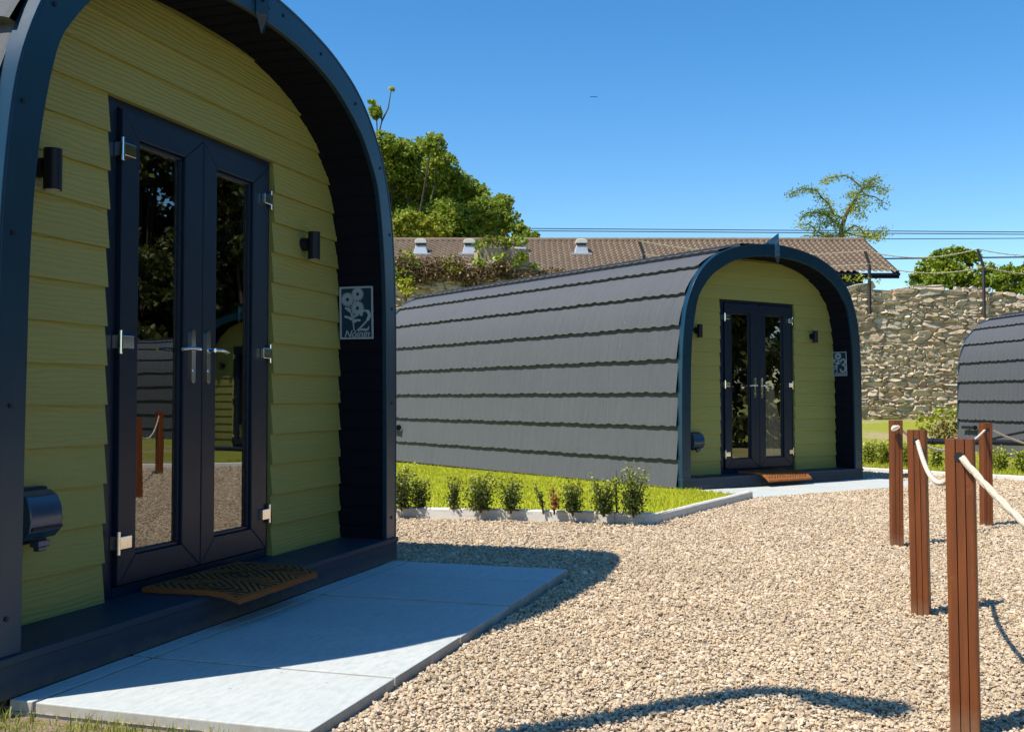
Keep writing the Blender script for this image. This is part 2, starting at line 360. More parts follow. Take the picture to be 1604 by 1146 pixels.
def make_pod(L_POD=6.8):
    root = thing('camping_pod', (0,0,0), 0, 'x', 'camping pod')
    # --- fascia arch with a return along the roof edge, screws, finial
    mb = MB(); ring(mb, FO-NO*.013, FI, -.33, -.302); ring(mb, FO, FO-NO*.012, -.333, -.262)
    fas = mb.build('fascia', M['fascia'], root, smooth=35, bevel=.0025)
    for sx in (1,-1):
        for (x,z) in ((.21,2.675),(.60,2.61),(1.01,2.46),(1.345,2.17),(1.485,1.80),(1.52,1.36),(1.52,.80),(1.523,.12)):
            MB().cyl((sx*x,-.330,z),(sx*x,-.3345,z),.0085,10).build('screw', M['black'], fas, smooth=40)
    mb = MB()                                               # pointed strap folded over the apex joint
    o = [(0,2.515),(.05,2.60),(.046,2.70),(.018,2.80),(0,2.875)]
    yb,yf = -.334,-.372
    for sx in (1,-1):
        v = []
        for (x,z) in o: v += [(0,yf+(0.012 if z>2.75 else 0)+(.02 if z<2.53 else 0),z),(sx*x,yb,z)]
        f = []
        for i in range(len(o)-1):
            q = (2*i,2*i+1,2*i+3,2*i+2); f.append(q if sx>0 else tuple(reversed(q)))
        mb.add(v,f)
    mb.box(-.016,.016,-.333,-.22,2.745,2.80)
    mb.add([(-.016,-.333,2.79),(.016,-.333,2.79),(.004,-.34,2.872),(-.004,-.34,2.872),(-.016,-.12,2.757),(.016,-.12,2.757)],[(0,1,2,3),(1,5,2),(0,3,4),(3,2,5,4),(0,4,5,1)])
    fin = mb.build('finial', M['fascia'], root)
    for x,z in ((-.025,2.66),(.025,2.64)): MB().cyl((x,-.345,z),(x,-.362,z),.006,8).build('screw', M['black'], fin)
    # --- roof shell of lapped tile courses
    ys = np.arange(-.268, L_POD-.01, .025); ny = len(ys)
    half, tot = resample(OUT, 400); arc = np.linspace(0, tot, 400)
    b = [0.0,.327]+[.327+.376*k for k in range(1,9)]; b = [x for x in b if x < tot-.14]+[tot-.02]
    V = []; Fc = []; R = []; base = 0
    for side in (1,-1):
        for ci in range(len(b)-1):
            s0,s1 = b[ci]-(.012 if ci else 0), b[ci+1]+.015
            rows = 7
            wob = .0055*np.sin(ys*2*PI/.155+ci*1.7)+.004*np.sin(ys*2*PI/.31+ci)+.003*np.sin(ys*2*PI/1.1+ci*2)
            rad = .004*np.sin(ys*2*PI/.155+ci*1.7+.6)
            blk = []
            for r in range(-1,rows):
                t = max(r,0)/(rows-1); s = s0+(s1-s0)*t
                sv = s+wob*(1-t)**3*(1 if ci else .3)
                off = -.012+(.043*(1-t)**1.1+.004)+rad*(1-t)
                if r < 0: off = np.full(ny,-.024); sv = sv+.012
                x = np.interp(sv,arc,half[:,0]); z = np.interp(sv,arc,half[:,1])
                tx = np.interp(np.minimum(sv+.01,tot),arc,half[:,0])-np.interp(np.maximum(sv-.01,0),arc,half[:,0])
                tz = np.interp(np.minimum(sv+.01,tot),arc,half[:,1])-np.interp(np.maximum(sv-.01,0),arc,half[:,1])
                L = np.hypot(tx,tz)+1e-9; nx,nz = tz/L,-tx/L
                blk.append(np.stack([side*(x+nx*off-.004), ys, z+nz*off],1))
            blk = np.array(blk); n,m = blk.shape[:2]; idx = np.arange(n*m).reshape(n,m)+base
            f = np.stack([idx[:-1,:-1],idx[:-1,1:],idx[1:,1:],idx[1:,:-1]],-1).reshape(-1,4)
            if side < 0: f = f[:,::-1]
            V.append(blk.reshape(-1,3)); Fc.append(f); base += n*m
            tr = np.floor((ys+ci*.37)/1.32); R.append(np.tile((np.sin(tr*12.9+ci*4.1+side)*43758.5)%1, n))
    roof = np_mesh('roof', np.vstack(V), np.vstack(Fc), M['tiles'], root, np.concatenate(R), True)
    roof.data.set_sharp_from_angle(angle=math.radians(40))
    cap = []
    for k in np.linspace(-1,1,15):
        x = .15*k; z = 2.765-.02*k*k-(.012 if abs(k)>.9 else 0); cap.append([(x,y,z+.002*math.sin(y*9)) for y in np.arange(-.262,L_POD,.1)])
    cap = [[(p[0],p[1],p[2]-.03) for p in cap[0]]]+cap+[[(p[0],p[1],p[2]-.03) for p in cap[-1]]]
    grid_mesh('ridge_cap', np.array(cap)[::-1], M['tiles'], roof, True, np.full(17*len(cap[0]),.4))
    # --- soffit of grooved boards
    half, tot = resample(INN, 260); A = full(half); N = normals(A); n = len(A)
    s = np.r_[0,np.cumsum(np.linalg.norm(np.diff(A,axis=0),axis=1))]
    g = (np.abs(((s+.05)%.115)-.0575) > .050); A2 = A+N*np.where(g,.008,0)[:,None]
    grid_mesh('soffit', np.stack([np.c_[A2[:,0],np.full(n,-.3015),A2[:,1]], np.c_[A2[:,0],np.full(n,.05),A2[:,1]]],0), M['soffit'], root, False)
    mb = MB(); ring(mb, FO-NO*.035, FI+NI*.012, .062, L_POD-.03); mb.box(-1.45,1.45,.062,L_POD-.03,-.06,-.004)
    mb.add([(p[0],L_POD-.06,p[1]) for p in FI],[tuple(range(len(FI)))])
    mb.build('interior', M['lining'], root)
    mb = MB(); ring(mb, FO+NO*.012, FI, L_POD-.028, L_POD+.02)
    mb.add([(p[0],L_POD-.02,p[1]) for p in FO],[tuple(range(len(FO)))]); mb.build('rear_wall', M['fascia'], root, smooth=35)
    # --- lapped siding around the door
    mb = MB(); nb = 17; ch = .16
    for i in range(nb):
        z0,z1 = i*ch, min((i+1)*ch, 2.592)
        if z0 >= 2.59: break
        spans = [(-1,None),(1,None)] if z1 <= 2.081 else [(0,None)]
        for sd,_ in spans:
            r = random.random(); v = []; m = 6
            for k in range(m):
                z = z0+(z1-z0)*k/(m-1); w = half_w(z)+.012
                if w < .02: w = .02
                jig = .004*math.sin(i*5.3+sd)
                xl,xr = (-w,w) if sd==0 else ((-w,-.662+jig) if sd<0 else (.662+jig,w))
                yf = -.030+.016*k/(m-1)
                v += [(xl,yf,z),(xr,yf,z),(xl,.06,z),(xr,.06,z)]
            f = []
            for k in range(m-1):
                a,c = 4*k,4*k+4
                f += [(a,a+1,c+1,c),(a+3,a+2,c+2,c+3),(a+2,a,c,c+2),(a+1,a+3,c+3,c+1)]
            f += [(0,2,3,1),(4*m-4,4*m-3,4*m-1,4*m-2)]
            mb.add(v,f,rnd=r)
    mb.build('front_wall', M['siding'], root)
    # --- deck and plinth
    dk = MB().box(-1.592,1.592,-.348,.05,-.028,0).build('deck', M['deck'], root, bevel=.004)
    MB().box(-1.588,1.588,-.338,-.318,-.135,-.0285).build('riser', M['riser'], dk, bevel=.002)
    MB().box(-1.48,1.48,-.30,L_POD-.1,-.28,-.03).build('plinth', M['void_shade'], root)  # base block coloured near black to give the shaded gap under the pod
    # --- door frame and two glazed leaves
    mb = MB(); mb.box(-.657,-.585,0,.058,.0,2.08).box(.62,.657,0,.058,.0,2.08).box(-.585,.62,0,.058,2.045,2.08).box(-.585,.62,-.004,.058,.001,.042)
    mb.box(.607,.62,.012,.05,.042,2.045); mb.build('door_frame', M['door'], root, bevel=.003)
    for sd,(x0,x1),(g0,g1) in ((-1,(-.579,.0125),(-.463,-.131)),(1,(.0185,.606),(.128,.462))):
        z0,z1,h0,h1 = .05,2.038,.165,1.93
        mb = MB()
        for quad in (((x0,z0),(x1,z0),(g1,h0),(g0,h0)),((x1,z0),(x1,z1),(g1,h1),(g1,h0)),((x1,z1),(x0,z1),(g0,h1),(g1,h1)),((x0,z1),(x0,z0),(g0,h0),(g0,h1))):
            q = [Vector((p[0],p[1])) for p in quad]; cx = sum(q,Vector((0,0)))/4
            q = [p+(cx-p).normalized()*.0008 for p in q]
            v = [(p[0],-.024,p[1]) for p in q]+[(p[0],.04,p[1]) for p in q]
            mb.add(v,[(0,1,2,3),(7,6,5,4),(0,4,5,1),(1,5,6,2),(2,6,7,3),(3,7,4,0)])
        leaf = mb.build('door', M['door'], root, bevel=.0035)
        mb = MB(); bw = .016
        for (a,b_,c,d) in ((g0,g1,h0,h0+bw),(g0,g1,h1-bw,h1),(g0,g0+bw,h0+bw,h1-bw),(g1-bw,g1,h0+bw,h1-bw)): mb.box(a+.001,b_-.001,-.008,.03,c+.001*(c==h0),d-.001*(d==h1))
        mb.build('glazing_bead', M['door'], leaf, bevel=.003)
        mb = MB()
        for (a,b_,c,d) in ((g0+bw,g1-bw,h0+bw,h0+bw+.007),(g0+bw,g1-bw,h1-bw-.007,h1-bw),(g0+bw,g0+bw+.007,h0+.03,h1-.03),(g1-bw-.007,g1-bw,h0+.03,h1-.03)): mb.box(a,b_,.012,.022,c,d)
        mb.build('glazing_spacer', M['zinc'], leaf)
        MB().add([(g0+.01,.006,h0+.01),(g1-.01,.006,h0+.01),(g1-.01,.006,h1-.01),(g0+.01,.006,h1-.01)],[(0,1,2,3)]).build('glass', M['glass'], leaf)
        for hz in (1.865,1.06,.228):
            mb = MB(); hx = x0-.012 if sd<0 else x1+.004; s = -sd
            a,b_ = sorted((hx,hx+s*.075)); mb.box(a,b_,-.047,-.0245,hz-.027,hz+.027)
            a,b_ = sorted((hx-s*.004,hx-s*.012)); mb.box(a,b_,-.04,-.0005,hz-.03,hz+.03)
            mb.cyl((hx-s*.002,-.038,hz-.05),(hx-s*.002,-.038,hz+.05),.009,12)
            mb.build('hinge', M['chrome'], leaf, bevel=.003)
        px = -.068 if sd<0 else .054
        mb = MB(); pl = []
        for k in range(24):
            a = 2*PI*k/24; pl.append((px+.0155*math.cos(a), 1.02+.0155*math.sin(a)+(.11 if math.sin(a)>=0 else -.11)))
        mb.prism(pl,.010, Matrix(((1,0,0,0),(0,0,-1,-.0245),(0,1,0,0),(0,0,0,1))))
        mb.cyl((px,-.03,1.052),(px,-.068,1.052),.010,12)
        mb.tube([(px,-.066,1.052),(px+sd*.02,-.07,1.052),(px+sd*.07,-.068,1.053),(px+sd*.125,-.06,1.047)],[.011,.0105,.009,.008],10)
        mb.cyl((px,-.033,.955),(px,-.038,.955),.009,12)
        mb.build('handle', M['chrome'], leaf, smooth=40)
    # --- wall lamps and weatherproof socket
    for x in (-1.065,.985):
        mb = MB(); mb.cyl((x,-.092,1.603),(x,-.092,1.753),.033,28); mb.cyl((x,-.092,1.6),(x,-.092,1.604),.0335,28)
        lamp = mb.build('wall_lamp', M['black'], root, smooth=40)
        MB().cyl((x,-.018,1.685),(x,-.064,1.685),.037,24).build('bracket', M['black'], lamp, smooth=40)
        MB().cyl((x,-.092,1.598),(x,-.092,1.6005),.026,20).build('lens', M['bulb'], lamp)
    x0,x1 = -1.20,-1.035
    prof = [(-.03,.305),(-.10,.318),(-.128,.345),(-.135,.385),(-.13,.43),(-.112,.47),(-.08,.489),(-.03,.492)]
    n = len(prof); v = [(x0,p[0],p[1]) for p in prof]+[(x1,p[0],p[1]) for p in prof]
    so = MB().add(v,[tuple(range(n)),tuple(reversed(range(n,2*n)))]+[(i,i+n,(i+1)%n+n,(i+1)%n) for i in range(n)]).build('power_socket', M['socket'], root, smooth=30, bevel=.006)
    MB().box(x0+.006,x1-.006,-.138,-.128,.352,.362).build('lid_seam', M['black'], so)
    MB().box(-1.15,-1.09,-.125,-.085,.288,.312).box(-1.14,-1.10,-.118,-.092,.272,.29).build('latch', M['socket'], so, bevel=.004)
    MB().box(x0-.005,x1+.005,-.06,-.012,.295,.50).build('back_box', M['black'], so, bevel=.006)
    # --- vent pipe on the side
    mb = MB(); yp = L_POD-.75; mb.tube([(-1.67,yp,.43),(-1.67,yp+.45,.43)],.03,12); mb.tube([(-1.67,yp-.03,.43),(-1.67,yp+.01,.43)],.045,12); mb.tube([(-1.55,yp+.3,.43),(-1.67,yp+.3,.43)],.03,12)
    mb.build('vent_pipe', M['black'], root, smooth=40)
    return root
AX,AY,AZ,AYAW = -1.4824,4.9572,-.822+CAMZ,1.2707
BX,BY,BZ,BYAW = 3.0054,12.9716,-.8832+CAMZ,.6094
podA = make_pod(); podA.location = (AX,AY,AZ); podA.rotation_euler.z = AYAW
podA['label'] = 'nearest arched camping pod, lime siding, glazed double doors, number 2 plaque'
podA['group'] = 'arched camping pods'
def pod_at(x,y,z,yaw,label):
    p = copy_tree(podA); p.location = (x,y,z); p.rotation_euler.z = yaw; p['label'] = label; return p
podB = pod_at(BX,BY,BZ,BYAW,'arched camping pod beyond the clipped lawn, long charcoal tiled side, number 3 plaque')
# pod C: its rear left corner stands at about 21.4 m, its tiled side runs towards the right of the frame
yc = .103; dirC = Vector((-math.sin(yc),math.cos(yc),0)); xC = Vector((math.cos(yc),math.sin(yc),0))
LC = 5.0; oc = Vector((9.02,21.4,0))-dirC*LC+xC*1.59
podC = make_pod(LC); podC.location = (oc.x,oc.y,-.985+CAMZ); podC.rotation_euler.z = yc; podC['group'] = 'arched camping pods'
podC['label'] = 'camping pod cut off by the right frame edge, only grey tiled side seen'
podD = pod_at(17.6,21.9,-.99+CAMZ,math.radians(-96),'lime fronted camping pod seen mirrored in the nearest door glass')
def TL(yaw,x,y,z): return Matrix.Translation((x,y,z))@Matrix.Rotation(yaw,4,'Z')
MA, MB_ = TL(AYAW,AX,AY,AZ), TL(BYAW,BX,BY,BZ)

# ------------------------------------------------------------------ name plaques (face -x of the pod, on the right cheek of the porch)
def stroke(mb, pts, w, z0, z1):                             # flat ribbon of varying width in the plaque plane
    n = len(pts); L = []; Rr = []
    for i,p in enumerate(pts):
        a = Vector(pts[max(i-1,0)]); b = Vector(pts[min(i+1,n-1)]); t = (b-a).normalized(); nn = Vector((-t.y,t.x)); ww = w[i] if hasattr(w,'__len__') else w
        L.append(Vector(p)+nn*ww/2); Rr.append(Vector(p)-nn*ww/2)
    for i in range(n-1):
        q = [Rr[i],Rr[i+1],L[i+1],L[i]]; v = [(p.x,p.y,z0) for p in q]+[(p.x,p.y,z1) for p in q]
        mb.add(v,[(3,2,1,0),(4,5,6,7),(0,1,5,4),(1,2,6,5),(2,3,7,6),(3,0,4,7)],rnd=.5)
def smooth2(pts, k=8):
    P = np.array(pts,float); P = np.vstack([2*P[0]-P[1],P,2*P[-1]-P[-2]]); D = []
    for i in range(1,len(P)-2):
        p0,p1,p2,p3 = P[i-1:i+3]
        for t in np.linspace(0,1,k,endpoint=False): D.append(tuple(.5*((2*p1)+(-p0+p2)*t+(2*p0-5*p1+4*p2-p3)*t*t+(-p0+3*p1-3*p2+p3)*t**3)))
    D.append(tuple(P[-2])); return D
def petal_flower(mb, cx, cy, r, n=17, inner=.36):
    for k in range(n):
        a = 2*PI*k/n; c,s = math.cos(a),math.sin(a)
        stroke(mb, [(cx+c*r*inner,cy+s*r*inner),(cx+c*r*.7,cy+s*r*.7),(cx+c*r,cy+s*r)], [r*.10,r*.27,r*.13], 0, .003)
    stroke(mb, [(cx+math.cos(a)*r*.36,cy+math.sin(a)*r*.36) for a in np.linspace(0,2*PI,20)], r*.2, 0, .003)
def text_mesh(mb, body, size, x, y, shear, sx=1.0):
    cu = bpy.data.curves.new('lettering','FONT'); cu.body = body; cu.size = size; cu.extrude = .0015; cu.shear = shear; cu.align_x = 'CENTER'; cu.resolution_u = 4; cu.offset = .0006
    ob = bpy.data.objects.new('lettering', cu); C.objects.link(ob); dg = bpy.context.evaluated_depsgraph_get()
    me = bpy.data.meshes.new_from_object(ob.evaluated_get(dg))
    mb.add([(x+v.co.x*sx, y+v.co.y, .0015+v.co.z) for v in me.vertices],[tuple(p.vertices) for p in me.polygons],rnd=.5)
    bpy.data.objects.remove(ob); bpy.data.curves.remove(cu); bpy.data.meshes.remove(me)
def plaque(Mx, num, label, zmid, y0):
    w,h = .218,.312
    # plaque plane: X runs towards the porch front (-y), Y up, Z out of the cheek (-x)
    cx = half_w(zmid)-.006; tilt = math.atan2(half_w(zmid+.15)-half_w(zmid-.15), .3)
    loc = Mx@Matrix(((0,0,-1,cx),(-1,0,0,y0),(0,1,0,zmid-h/2),(0,0,0,1)))@Matrix.Rotation(-tilt*.8,4,'X')
    root = bpy.data.objects.new('name_plaque',None); C.objects.link(root); root.matrix_world = loc; root.empty_display_size = .1
    tag(root,label,'sign','name plaques on the pod porches')
    mb = MB(); f = .011
    mb.box(0,w,0,f,0,.004).box(0,w,h-f,h,0,.004).box(0,f,f,h-f,0,.004).box(w-f,w,f,h-f,0,.004)
    for a in (f/2,w-f/2):
        for b in (f/2,h/2,h-f/2): mb.cyl((a,b,.004),(a,b,.0055),.0055,10)
    mb.build('frame', M['silver'], root)
    MB().box(.002,w-.002,.002,h-.002,-.004,-.0005).build('backing', M['fascia'], root)
    mb = MB()
    if num == 2:
        petal_flower(mb,.052,.236,.042); petal_flower(mb,.118,.266,.040); petal_flower(mb,.116,.183,.044)
        stroke(mb, smooth2([(.092,.05),(.086,.10),(.074,.15),(.055,.21)]), .006, 0,.003); stroke(mb, smooth2([(.086,.10),(.082,.145),(.09,.20),(.105,.245)]), .005,0,.003); stroke(mb, smooth2([(.086,.105),(.095,.13),(.112,.165)]), .005,0,.003)
        for q in ([(.084,.115),(.06,.128),(.03,.136)],[(.088,.10),(.11,.112),(.135,.11)],[(.08,.125),(.10,.138),(.115,.14)],[(.07,.165),(.05,.18),(.035,.188)]): stroke(mb, smooth2(q), [.004]+[.016]*7+[.013]*8+[.002], 0,.003)
        two = smooth2([(.142,.138),(.141,.150),(.150,.163),(.166,.168),(.183,.162),(.193,.146),(.190,.128),(.176,.108),(.150,.082),(.118,.054)])
        stroke(mb, two, [.018]*10+[.011]*20+[.019]*25+[.009]*(len(two)-55), .0,.0035); stroke(mb, [(.112,.054),(.150,.056),(.182,.055),(.190,.075)], [.008,.013,.013,.004], 0,.0035)
        text_mesh(mb,'Nóinín',.058,w/2,.013,.3,1.02)
    else:
        for (rr,a0) in ((.046,0),(.034,1.0),(.022,2.2)):
            for k in range(6):
                a = a0+2*PI*k/6; p = [(.085+rr*math.cos(a+t),.255+rr*.85*math.sin(a+t)) for t in (0,.45,.9,1.3)]; stroke(mb, smooth2(p,3), .010,0,.003)
        stroke(mb, smooth2([(.06,.03),(.064,.10),(.07,.16),(.08,.22)]), .008,0,.003)
        for q in ([(.066,.12),(.04,.13),(.018,.12)],[(.068,.15),(.045,.17),(.02,.19)],[(.02,.19),(.03,.21),(.05,.2)],[(.07,.16),(.10,.19),(.13,.2)],[(.07,.15),(.1,.165),(.12,.155)],[(.064,.10),(.04,.1),(.02,.085)]): stroke(mb, smooth2(q), [.006]+[.020]*7+[.014]*8+[.003],0,.003)
        three = smooth2([(.132,.178),(.138,.205),(.165,.214),(.190,.198),(.190,.165),(.160,.146),(.150,.142),(.178,.132),(.196,.105),(.185,.068),(.150,.054),(.122,.068),(.118,.094)])
        stroke(mb, three, .020,0,.0035)
        for k in range(11): stroke(mb, [(.03+k*.016,.014),(.032+k*.016,.042)], .006,0,.003)
    mb.build('emblem', M['silver'], root)
plaque(MA,2,'silver cut-out plaque with daisies, 2 and Nóinín on the nearest porch',1.335,-.035)
plaque(MB_,3,'silver cut-out plaque with a rose and 3 on the further porch',1.34,-.015)

# ------------------------------------------------------------------ doormats
def doormat(Mx, corners, label, droop, thick=.022):
    bl,br,fr,fl = [Vector(c) for c in corners]; nx,ny = 64,44
    root_loc = Mx@Vector(((bl.x+br.x+fr.x+fl.x)/4,(bl.y+fl.y+br.y+fr.y)/4,0)); W = (br-bl).length; D = ((fl-bl).length+(fr-br).length)/2
    Mi = Mx.inverted(); ctr = (bl+br+fr+fl)/4; V = []; 
    def pt(u,v,top):
        p = bl*(1-u)*(1-v)+br*u*(1-v)+fr*u*v+fl*(1-u)*v
        over = max(0,-.345-p.y); z = .002-droop*over*over
        z += (thick+.002*math.sin(u*90)*math.sin(v*60)+random.uniform(-.0015,.0015)) if top else 0
        return Vector((p.x-ctr.x,p.y-ctr.y,z))
    P = [[pt(i/nx+(random.uniform(-.002,.002) if j in(0,ny) else 0), j/ny+(random.uniform(-.004,.004) if i in (0,nx) else 0), True) for i in range(nx+1)] for j in range(ny+1)]
    mb = MB(); v = [p for row in P for p in row]; w = nx+1
    f = [(j*w+i,(j+1)*w+i,(j+1)*w+i+1,j*w+i+1) for j in range(ny) for i in range(nx)]
    nv = len(v); v2 = [p-Vector((0,0,thick)) for p in v]; f += [(j*w+i+1+nv,(j+1)*w+i+1+nv,(j+1)*w+i+nv,j*w+i+nv) for j in range(ny) for i in range(nx)]
    bd = [i for i in range(nx)]+[nx+j*w for j in range(ny)]+[ny*w+nx-i for i in range(nx)]+[(ny-j)*w for j in range(ny)]
    for k in range(len(bd)):
        a,b = bd[k],bd[(k+1)%len(bd)]; f.append((a,b,b+nv,a+nv))
    mb.add(v+v2,f); o = mb.build('doormat', M['mat'], None, smooth=50)
    o.matrix_world = Mx@Matrix.Translation((ctr.x,ctr.y,0)); tag(o,label,'doormat','coir doormats at the pod doors'); return o
doormat(MA, [(-.437,-.04,0),(.315,-.04,0),(.27,-.495,0),(-.42,-.50,0)], 'brown patterned coir doormat lying in shade on the nearest deck', 1.2)
doormat(MB_, [(-.40,-.05,0),(.36,-.05,0),(.37,-.52,0),(-.39,-.52,0)], 'sunlit brown coir doormat hanging over the further pod deck edge', 2.7)

# ------------------------------------------------------------------ curtain inside pod B's right-hand leaf
def curtain():
    P = []
    for k in range(40):
        z = 1.05-.86*k/39; row = []
        top = max(0,(z-.62)/.43)
        for i in range(46):
            u = i/45; w = .30*(1-.55*top); x = .15+u*w+top*.02; row.append((x, .028+.007*math.sin(u*38+math.sin(z*3))+.003*math.sin(u*17), z+.03*math.sin(u*9)*top))
        P.append(row)
    o = grid_mesh('curtain', np.array(P), M['curtain'], None, True); o.matrix_world = MB_
    tag(o,'pale gathered curtain behind the right door pane of the further pod','curtain')
curtain()

# ------------------------------------------------------------------ paving in front of the pods
def paving(name, Mx, x0, x1, y0, y1, joints, strip, ztop, th):
    mb = MB(); g = .006
    xs = [x0]+joints+[x1]
    for a,b in zip(xs[:-1],xs[1:]):
        z = ztop+random.uniform(-.001,.001)
        if strip: mb.box(a+g,b-g,y1-strip+g,y1,ztop-th,z)
        mb.box(a+g,b-g,y0,y1-strip-g,ztop-th,z+random.uniform(-.0015,.0015))
    mb.box(x0+.01,x1-.01,y0+.01,y1-.01,ztop-th,ztop-.016,rnd=.9,mi=1)
    o = mb.build(name, [M['slab'],M['gapfill']], None, bevel=.004); o.matrix_world = Mx; o['kind'] = 'structure'; return o
paving('patio', MA, -1.52,1.53,-1.41,-.340,[-.905,-.245,.435,1.08],.095,-.136,.13)
paving('patio', MB_, -1.55,1.75,-1.345,-.340,[-.9,-.25,.42,1.08],0,-.135,.13)
# ------------------------------------------------------------------ kerbs
def kerb(pts, h, w=.055, step=.915):
    mb = MB()
    for (p,q) in zip(pts[:-1],pts[1:]):
        p,q = Vector(p),Vector(q); d = (q-p); L = d.length; t = d/L; nn = Vector((-t.y,t.x)); k = 0.0
        while k < L-1e-3:
            e = min(k+step,L); a = p+t*(k+.002); b = p+t*(e-.002); za,zb = gz(*a)+h+random.uniform(-.003,.003),gz(*b)+h
            v = []
            for c,z in ((a,za),(b,zb)):
                for off,dz in ((0,-h-.12),(0,-.012),(.012,0),(w-.012,0),(w,-.012),(w,-h-.12)): v.append((c.x+nn.x*off,c.y+nn.y*off,z+dz))
            mb.add(v,[(5,4,3,2,1,0),(6,7,8,9,10,11)]+[(i,(i+1)%6,(i+1)%6+6,i+6) for i in range(6)]); k = e
    o = mb.build('kerb', M['kerb'], None); o['kind'] = 'structure'; return o
K0,K1 = (-5.4,10.10),(1.13,8.57); pbl = MB_@Vector((-1.55,-1.345,0)); K2 = (pbl.x-.02,pbl.y-.03)
kerb([K0,K1],.088); kerb([K1,K2],.07)
KR0,KR1 = Vector((3.4,17.27)),Vector((11.5,7.10)); kerb([tuple(KR1),tuple(KR0)][::-1],.055)

# ------------------------------------------------------------------ ground, gravel, lawns
W0,WD = Vector((11.2,30.0)),Vector((.978,.208)); WN = Vector((.208,-.978))
def wall_dist(x,y): return (x-W0.x)*WN.x+(y-W0.y)*WN.y
krt = (KR1-KR0).normalized(); krn = Vector((-krt.y,krt.x))
if krn.dot(Vector((10,20))-KR0) < 0: krn = -krn
def bank(x,y):
    d = wall_dist(x,y); t = min(1,max(0,(10.5-d)/9.5)); return t*t*(3-2*t)
def ground_z(x,y):
    yy = min(max(y,-20),40); z = .015-.0035*yy-.05
    return z+.56*bank(x,y)
def m_grid(xs, ys, fz): return np.array([[(x,y,fz(x,y)) for x in xs] for y in ys])
xs = np.r_[np.array([-400,-200,-100,-60]),np.arange(-40,60.1,1.0),np.array([80,120,220,400])]
ys = np.r_[np.array([-300,-120,-50]),np.arange(-20,70.1,1.0),np.array([90,130,220,450,900])]
o = grid_mesh('ground', m_grid(xs,ys,ground_z), M['ground']); o['kind'] = 'structure'
def poly_sheet(name, pts, fz, mat, sub=0):
    import bmesh
    bm = bmesh.new(); vs = [bm.verts.new((p[0],p[1],0)) for p in pts]; f = bm.faces.new(vs)
    bmesh.ops.triangulate(bm, faces=bm.faces[:])
    for _ in range(sub): bmesh.ops.subdivide_edges(bm, edges=bm.edges[:], cuts=1, use_grid_fill=True)
    for v in bm.verts: v.co.z = fz(v.co.x,v.co.y)
    bm.normal_update()
    for f in bm.faces:
        if f.normal.z < 0: f.normal_flip()
    me = bpy.data.meshes.new(name); bm.to_mesh(me); bm.free(); me.materials.append(mat)
    o = bpy.data.objects.new(name,me); C.objects.link(o); o['kind'] = 'structure'; return o
pAl = MA@Vector((-1.52,-1.435,0)); pAl2 = MA@Vector((-1.52,-.34,0)); pAr = MA@Vector((1.6,2.5,0))
GRAVEL = [K0,K1,K2,(pbl.x+1.2,pbl.y+1.8),(2.3,16.2),(KR0.x,KR0.y),(KR1.x,KR1.y),(11.5,-4),(.2,-4),(pAl.x,pAl.y),(pAl2.x,pAl2.y),(-3.6,6.0)]
poly_sheet('gravel', GRAVEL, lambda x,y: gz(x,y)-.012, M['gravel_base'])
def lawnB_z(x,y): return gz(x,y)+.062
pB0 = MB_@Vector((-1.6,-.36,0)); pB1 = MB_@Vector((-1.3,7.2,0))
LAWNB = [(K0[0]+.01,K0[1]+.05),(K1[0]+.03,K1[1]+.055),(K2[0]-.03,K2[1]+.03),(pB0.x+.15,pB0.y),(pB1.x+.2,pB1.y),(-7,17)]
def lawnB_zz(x,y):
    q = MB_.inverted()@Vector((x,y,0)); k = max(0,min(1,(q.x+3.6)/2.0)); return gz(x,y)+.066*(1-k)+.012*k
poly_sheet('lawn', LAWNB, lawnB_zz, M['lawn'], 3)
def lawnR_z(x,y):
    d = (Vector((x,y))-KR0).dot(krn); k = max(0,min(1,d/6)); return (gz(x,y)+.035)*(1-k)+(ground_z(x,y)+.03)*k
def lawnR_pts():
    P = []
    for a in np.linspace(0,1,40):
        row = []
        for b in np.linspace(0,1,30):
            p0 = Vector((3.4-.2,17.27+.25))+(KR1-KR0)*a+krn*.05; t = b*17; p = p0+krn*t
            row.append((p.x,p.y,lawnR_z(p.x,p.y)))
        P.append(row)
    return np.array(P)
P = lawnR_pts(); P = P if True else P
o = grid_mesh('lawn', P[::-1], M['ground'], None, True); o['kind'] = 'structure'

def inpoly(x,y,poly):
    x = np.asarray(x); y = np.asarray(y); r = np.zeros(x.shape,bool); n = len(poly)
    for i in range(n):
        x0,y0 = poly[i][:2]; x1,y1 = poly[(i+1)%n][:2]
        c = ((y0>y)!=(y1>y))&(x<(x1-x0)*(y-y0)/((y1-y0)+1e-12)+x0); r ^= c
    return r
def rotmats(n):
    q = rng.normal(size=(n,4)); q /= np.linalg.norm(q,axis=1)[:,None]; w,x,y,z = q.T
    return np.stack([1-2*(y*y+z*z),2*(x*y-z*w),2*(x*z+y*w),2*(x*y+z*w),1-2*(x*x+z*z),2*(y*z-x*w),2*(x*z-y*w),2*(y*z+x*w),1-2*(x*x+y*y)],-1).reshape(n,3,3)
def pad_poly(Mx,x0,x1,y0,y1): return [tuple((Mx@Vector(p))[:2]) for p in ((x0,y0,0),(x1,y0,0),(x1,y1,0),(x0,y1,0))]
NOGO = [pad_poly(MA,-1.53,1.555,-1.44,2),pad_poly(MB_,-1.56,1.76,-1.35,3),pad_poly(MA,-1.6,1.6,-.35,6)]
